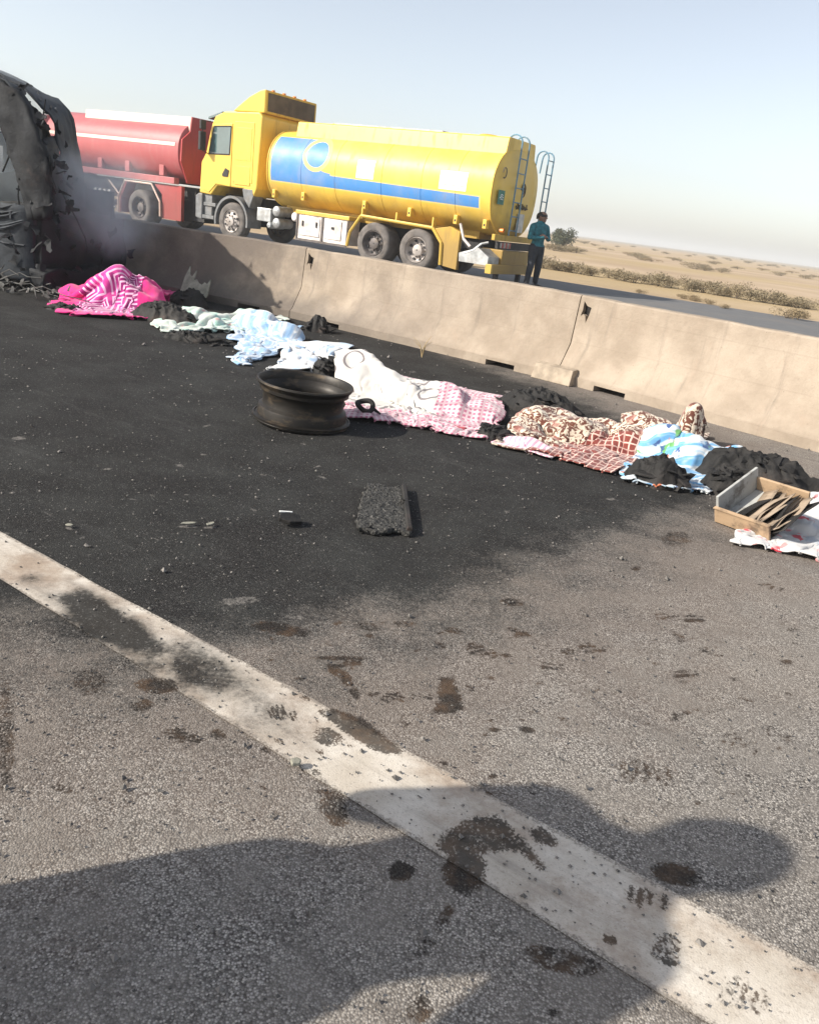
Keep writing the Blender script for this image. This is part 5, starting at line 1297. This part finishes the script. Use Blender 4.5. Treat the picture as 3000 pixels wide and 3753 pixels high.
# ------------------------------------------------------------------ desert shrubs and the tree
def leaf_mat(name, a, b):
    n = NT(name); P = n.co(); return n.done(n.mix(n.noise(2.5, 4, P), a, b), .9, spec=.1)
M['shrub'] = leaf_mat('grey green shrub leaves', (.20, .165, .105), (.29, .24, .16))
M['shrub_dry'] = leaf_mat('dry shrub twigs', (.22, .165, .10), (.33, .26, .16))
M['leaf'] = leaf_mat('dusty tree leaves', (.05, .062, .040), (.12, .13, .085))
M['bark'] = dull('bark', (.10, .075, .055), .9, bump=.5, scale=12)
def foliage(seed, rx, ry, rz, n, s, z0=0.0, lobes=5):
    r_ = random.Random(seed); m = MB(); L = [(Vector((r_.uniform(-.6, .6) * rx, r_.uniform(-.6, .6) * ry, z0 + rz * r_.uniform(.25, .75))), r_.uniform(.35, .6)) for _ in range(lobes)]
    for k in range(n):
        c, q = L[k % lobes]; d = Vector((r_.gauss(0, 1), r_.gauss(0, 1), r_.gauss(0, 1))).normalized() * (r_.random() ** .4)
        p = c + Vector((d.x * rx * q, d.y * ry * q, d.z * rz * q * .8))
        if p.z < 0.01: p.z = r_.uniform(.01, .15 * rz)
        a = Vector((r_.gauss(0, 1), r_.gauss(0, 1), r_.gauss(0, .7) + .5)).normalized() * s * r_.uniform(.6, 1.4); b = a.cross(Vector((r_.gauss(0, 1), r_.gauss(0, 1), r_.gauss(0, 1)))).normalized() * s * .35
        i = m.addv([p - a - b * .4, p + b, p + a, p - b]); m.f.append((i, i + 1, i + 2, i + 3))
    return m
def stems(seed, h, spread, n=7, r=.012):
    r_ = random.Random(seed); m = MB()
    for k in range(n):
        a = r_.uniform(0, 6.28); e = Vector((math.cos(a) * spread * r_.random(), math.sin(a) * spread * r_.random(), h * r_.uniform(.5, .9)))
        m.tube([(0, 0, -.05), e * .5 + Vector((0, 0, .05)), e], [r, r * .7, r * .3], 5)
    return m
SV = [(foliage(k, .85, .85, .8, 1000, .055, 0, 7).mesh('shrub_crown'), stems(k, .8, .5).mesh('shrub_stems')) for k in range(5)]
def ordinal(k):
    w = ['first', 'second', 'third', 'fourth', 'fifth', 'sixth', 'seventh', 'eighth', 'ninth', 'tenth', 'eleventh', 'twelfth', 'thirteenth', 'fourteenth', 'fifteenth', 'sixteenth', 'seventeenth', 'eighteenth', 'nineteenth']
    if k < 19: return w[k]
    t = {2: 'twenty', 3: 'thirty'}[(k + 1) // 10]; u = (k + 1) % 10
    return {'twenty': 'twentieth', 'thirty': 'thirtieth'}[t] if u == 0 else t + '-' + w[u - 1]
def shrub(x, y, sc, kind, mat, label, group, name='desert_shrub', sz=1.0):
    r = empty(name, (x, y, -.05), rng.uniform(0, 6.28)); r.scale = (sc * rng.uniform(.9, 1.2), sc * rng.uniform(.9, 1.2), sc * sz)
    tag(r, label, 'shrub', group)
    for nm, me, mt in (('crown', SV[kind][0], mat), ('stem', SV[kind][1], M['bark'])):
        o = bpy.data.objects.new(nm, me); C.objects.link(o); o.parent = r
        if not me.materials: me.materials.append(mt)
        o.material_slots[0].link = 'OBJECT'; o.material_slots[0].material = mt
A_, B_ = Vector((3.2, 34.6)), Vector((12.8, 28.6)); nrow = 34
for k in range(nrow):
    t = k / (nrow - 1) * 1.12 - .06; p = A_.lerp(B_, t)
    shrub(p.x + rng.uniform(-.25, .25), p.y + rng.uniform(-.5, .7), rng.uniform(.42, .80) * (.55 if 0.985 < t < 1.01 else 1), k % 5, M['shrub'], ordinal(k) + ' shrub counted from the standing person in the roadside row', 'shrubs in the roadside row', sz=rng.uniform(.55, 1.05))
for k, (px, py, sc, d) in enumerate(sorted([(2880, 1163, .55, 1), (2920, 1160, .45, 1), (2530, 1095, .35, 1), (2545, 1100, .3, 1), (2500, 1090, .25, 1), (2340, 1072, .25, 1), (2655, 1128, .25, 1), (2590, 1110, .3, 1)])):
    p = g(px, py); shrub(p.x, p.y, sc, k % 5, M['shrub_dry'], ordinal(k) + ' low dry shrub from the left on the sandy strip by the far road', 'low dry shrubs on the sandy strip', sz=.7)
SC = [(2030, 917, 1.6), (2060, 918, 1.4), (2090, 921, 1.5), (2110, 925, 1.3), (2010, 912, 1.3), (2218, 916, 1.1), (2330, 942, 1.4), (2360, 952, 1.3), (2300, 935, 1.1), (2385, 957, 1.0), (2465, 954, 1.2), (2550, 985, 1.5), (2580, 990, 1.2), (2620, 968, 1.3), (2640, 997, 1.1), (2700, 985, 1.0), (2860, 1010, 1.2), (2790, 990, 1.0), (2950, 1020, 1.2), (2900, 1000, 1.1), (2180, 900, 1.1), (2260, 905, 1.0), (2440, 930, 1.3), (2520, 940, 1.2), (2980, 1015, 1.0), (2830, 975, 1.6), (2740, 965, 1.5), (2140, 893, 1.5), (2660, 950, 1.6), (2600, 945, 1.5)]
for k, (px, py, sc) in enumerate(sorted(SC)):
    p = g(px, py); shrub(p.x, p.y, sc, k % 5, M['shrub'] if k % 3 else M['shrub_dry'], ordinal(k) + ' scattered shrub from the left out on the dry plain', 'scattered shrubs on the plain', sz=.42)
for k in range(26):
    px = rng.uniform(1990, 3050); hor = 847 + .1305 * (px - 1996); p = g(px, hor + rng.uniform(9, 26)); sc = rng.uniform(.7, 1.5)
    shrub(p.x, p.y, sc, k % 5, M['shrub'], 'tiny far shrub near the horizon of the plain', 'far shrubs near the horizon', sz=.4)
td = sight(2067, 868); td = Vector((td.x, td.y, 0)).normalized() * 88
TR = empty('tree', (td.x, td.y, -.1)); tag(TR, 'dark dusty tree alone on the horizon beside the standing person', 'tree')
trk = MB(); trk.tube([(0, 0, 0), (.05, 0, .5), (.0, .05, .9)], [.14, .11, .09], 8)
for a in range(6): trk.tube([(0, .05, .8), (math.cos(a) * .5, math.sin(a) * .5, 1.3), (math.cos(a) * .9, math.sin(a) * .9, 1.7)], [.07, .045, .02], 6)
trk.build('trunk', M['bark'], TR)
foliage(77, 1.25, 1.1, 1.7, 2600, .13, .35, 11).build('crown', M['leaf'], TR)

# ------------------------------------------------------------------ haze: thin dusty air
HZ = MB().box(-4200, 4200, -400, 6500, -1.5, 14).build('haze', None)
hm = bpy.data.materials.new('haze'); hm.use_nodes = True; ht = hm.node_tree; ht.nodes.clear()
ho = ht.nodes.new('ShaderNodeOutputMaterial'); hv = ht.nodes.new('ShaderNodeVolumePrincipled')
hv.inputs['Density'].default_value = 0.0011; hv.inputs['Color'].default_value = (.86, .90, .94, 1); hv.inputs['Anisotropy'].default_value = 0.2
ht.links.new(hv.outputs[0], ho.inputs['Volume']); HZ.data.materials.append(hm)
tag(HZ, 'thin pale dusty haze over the plain', kind='stuff')

for o in bpy.data.objects:
    if o.parent and o.name.split('.')[0] in ('wheel_nuts', 'hand_holes', 'hanging_strips', 'bent_rails', 'print', 'rear_lettering', 'green_plate_mark', 'pump_gear', 'eyes', 'crown', 'shrub_stems'): o['kind'] = 'stuff'
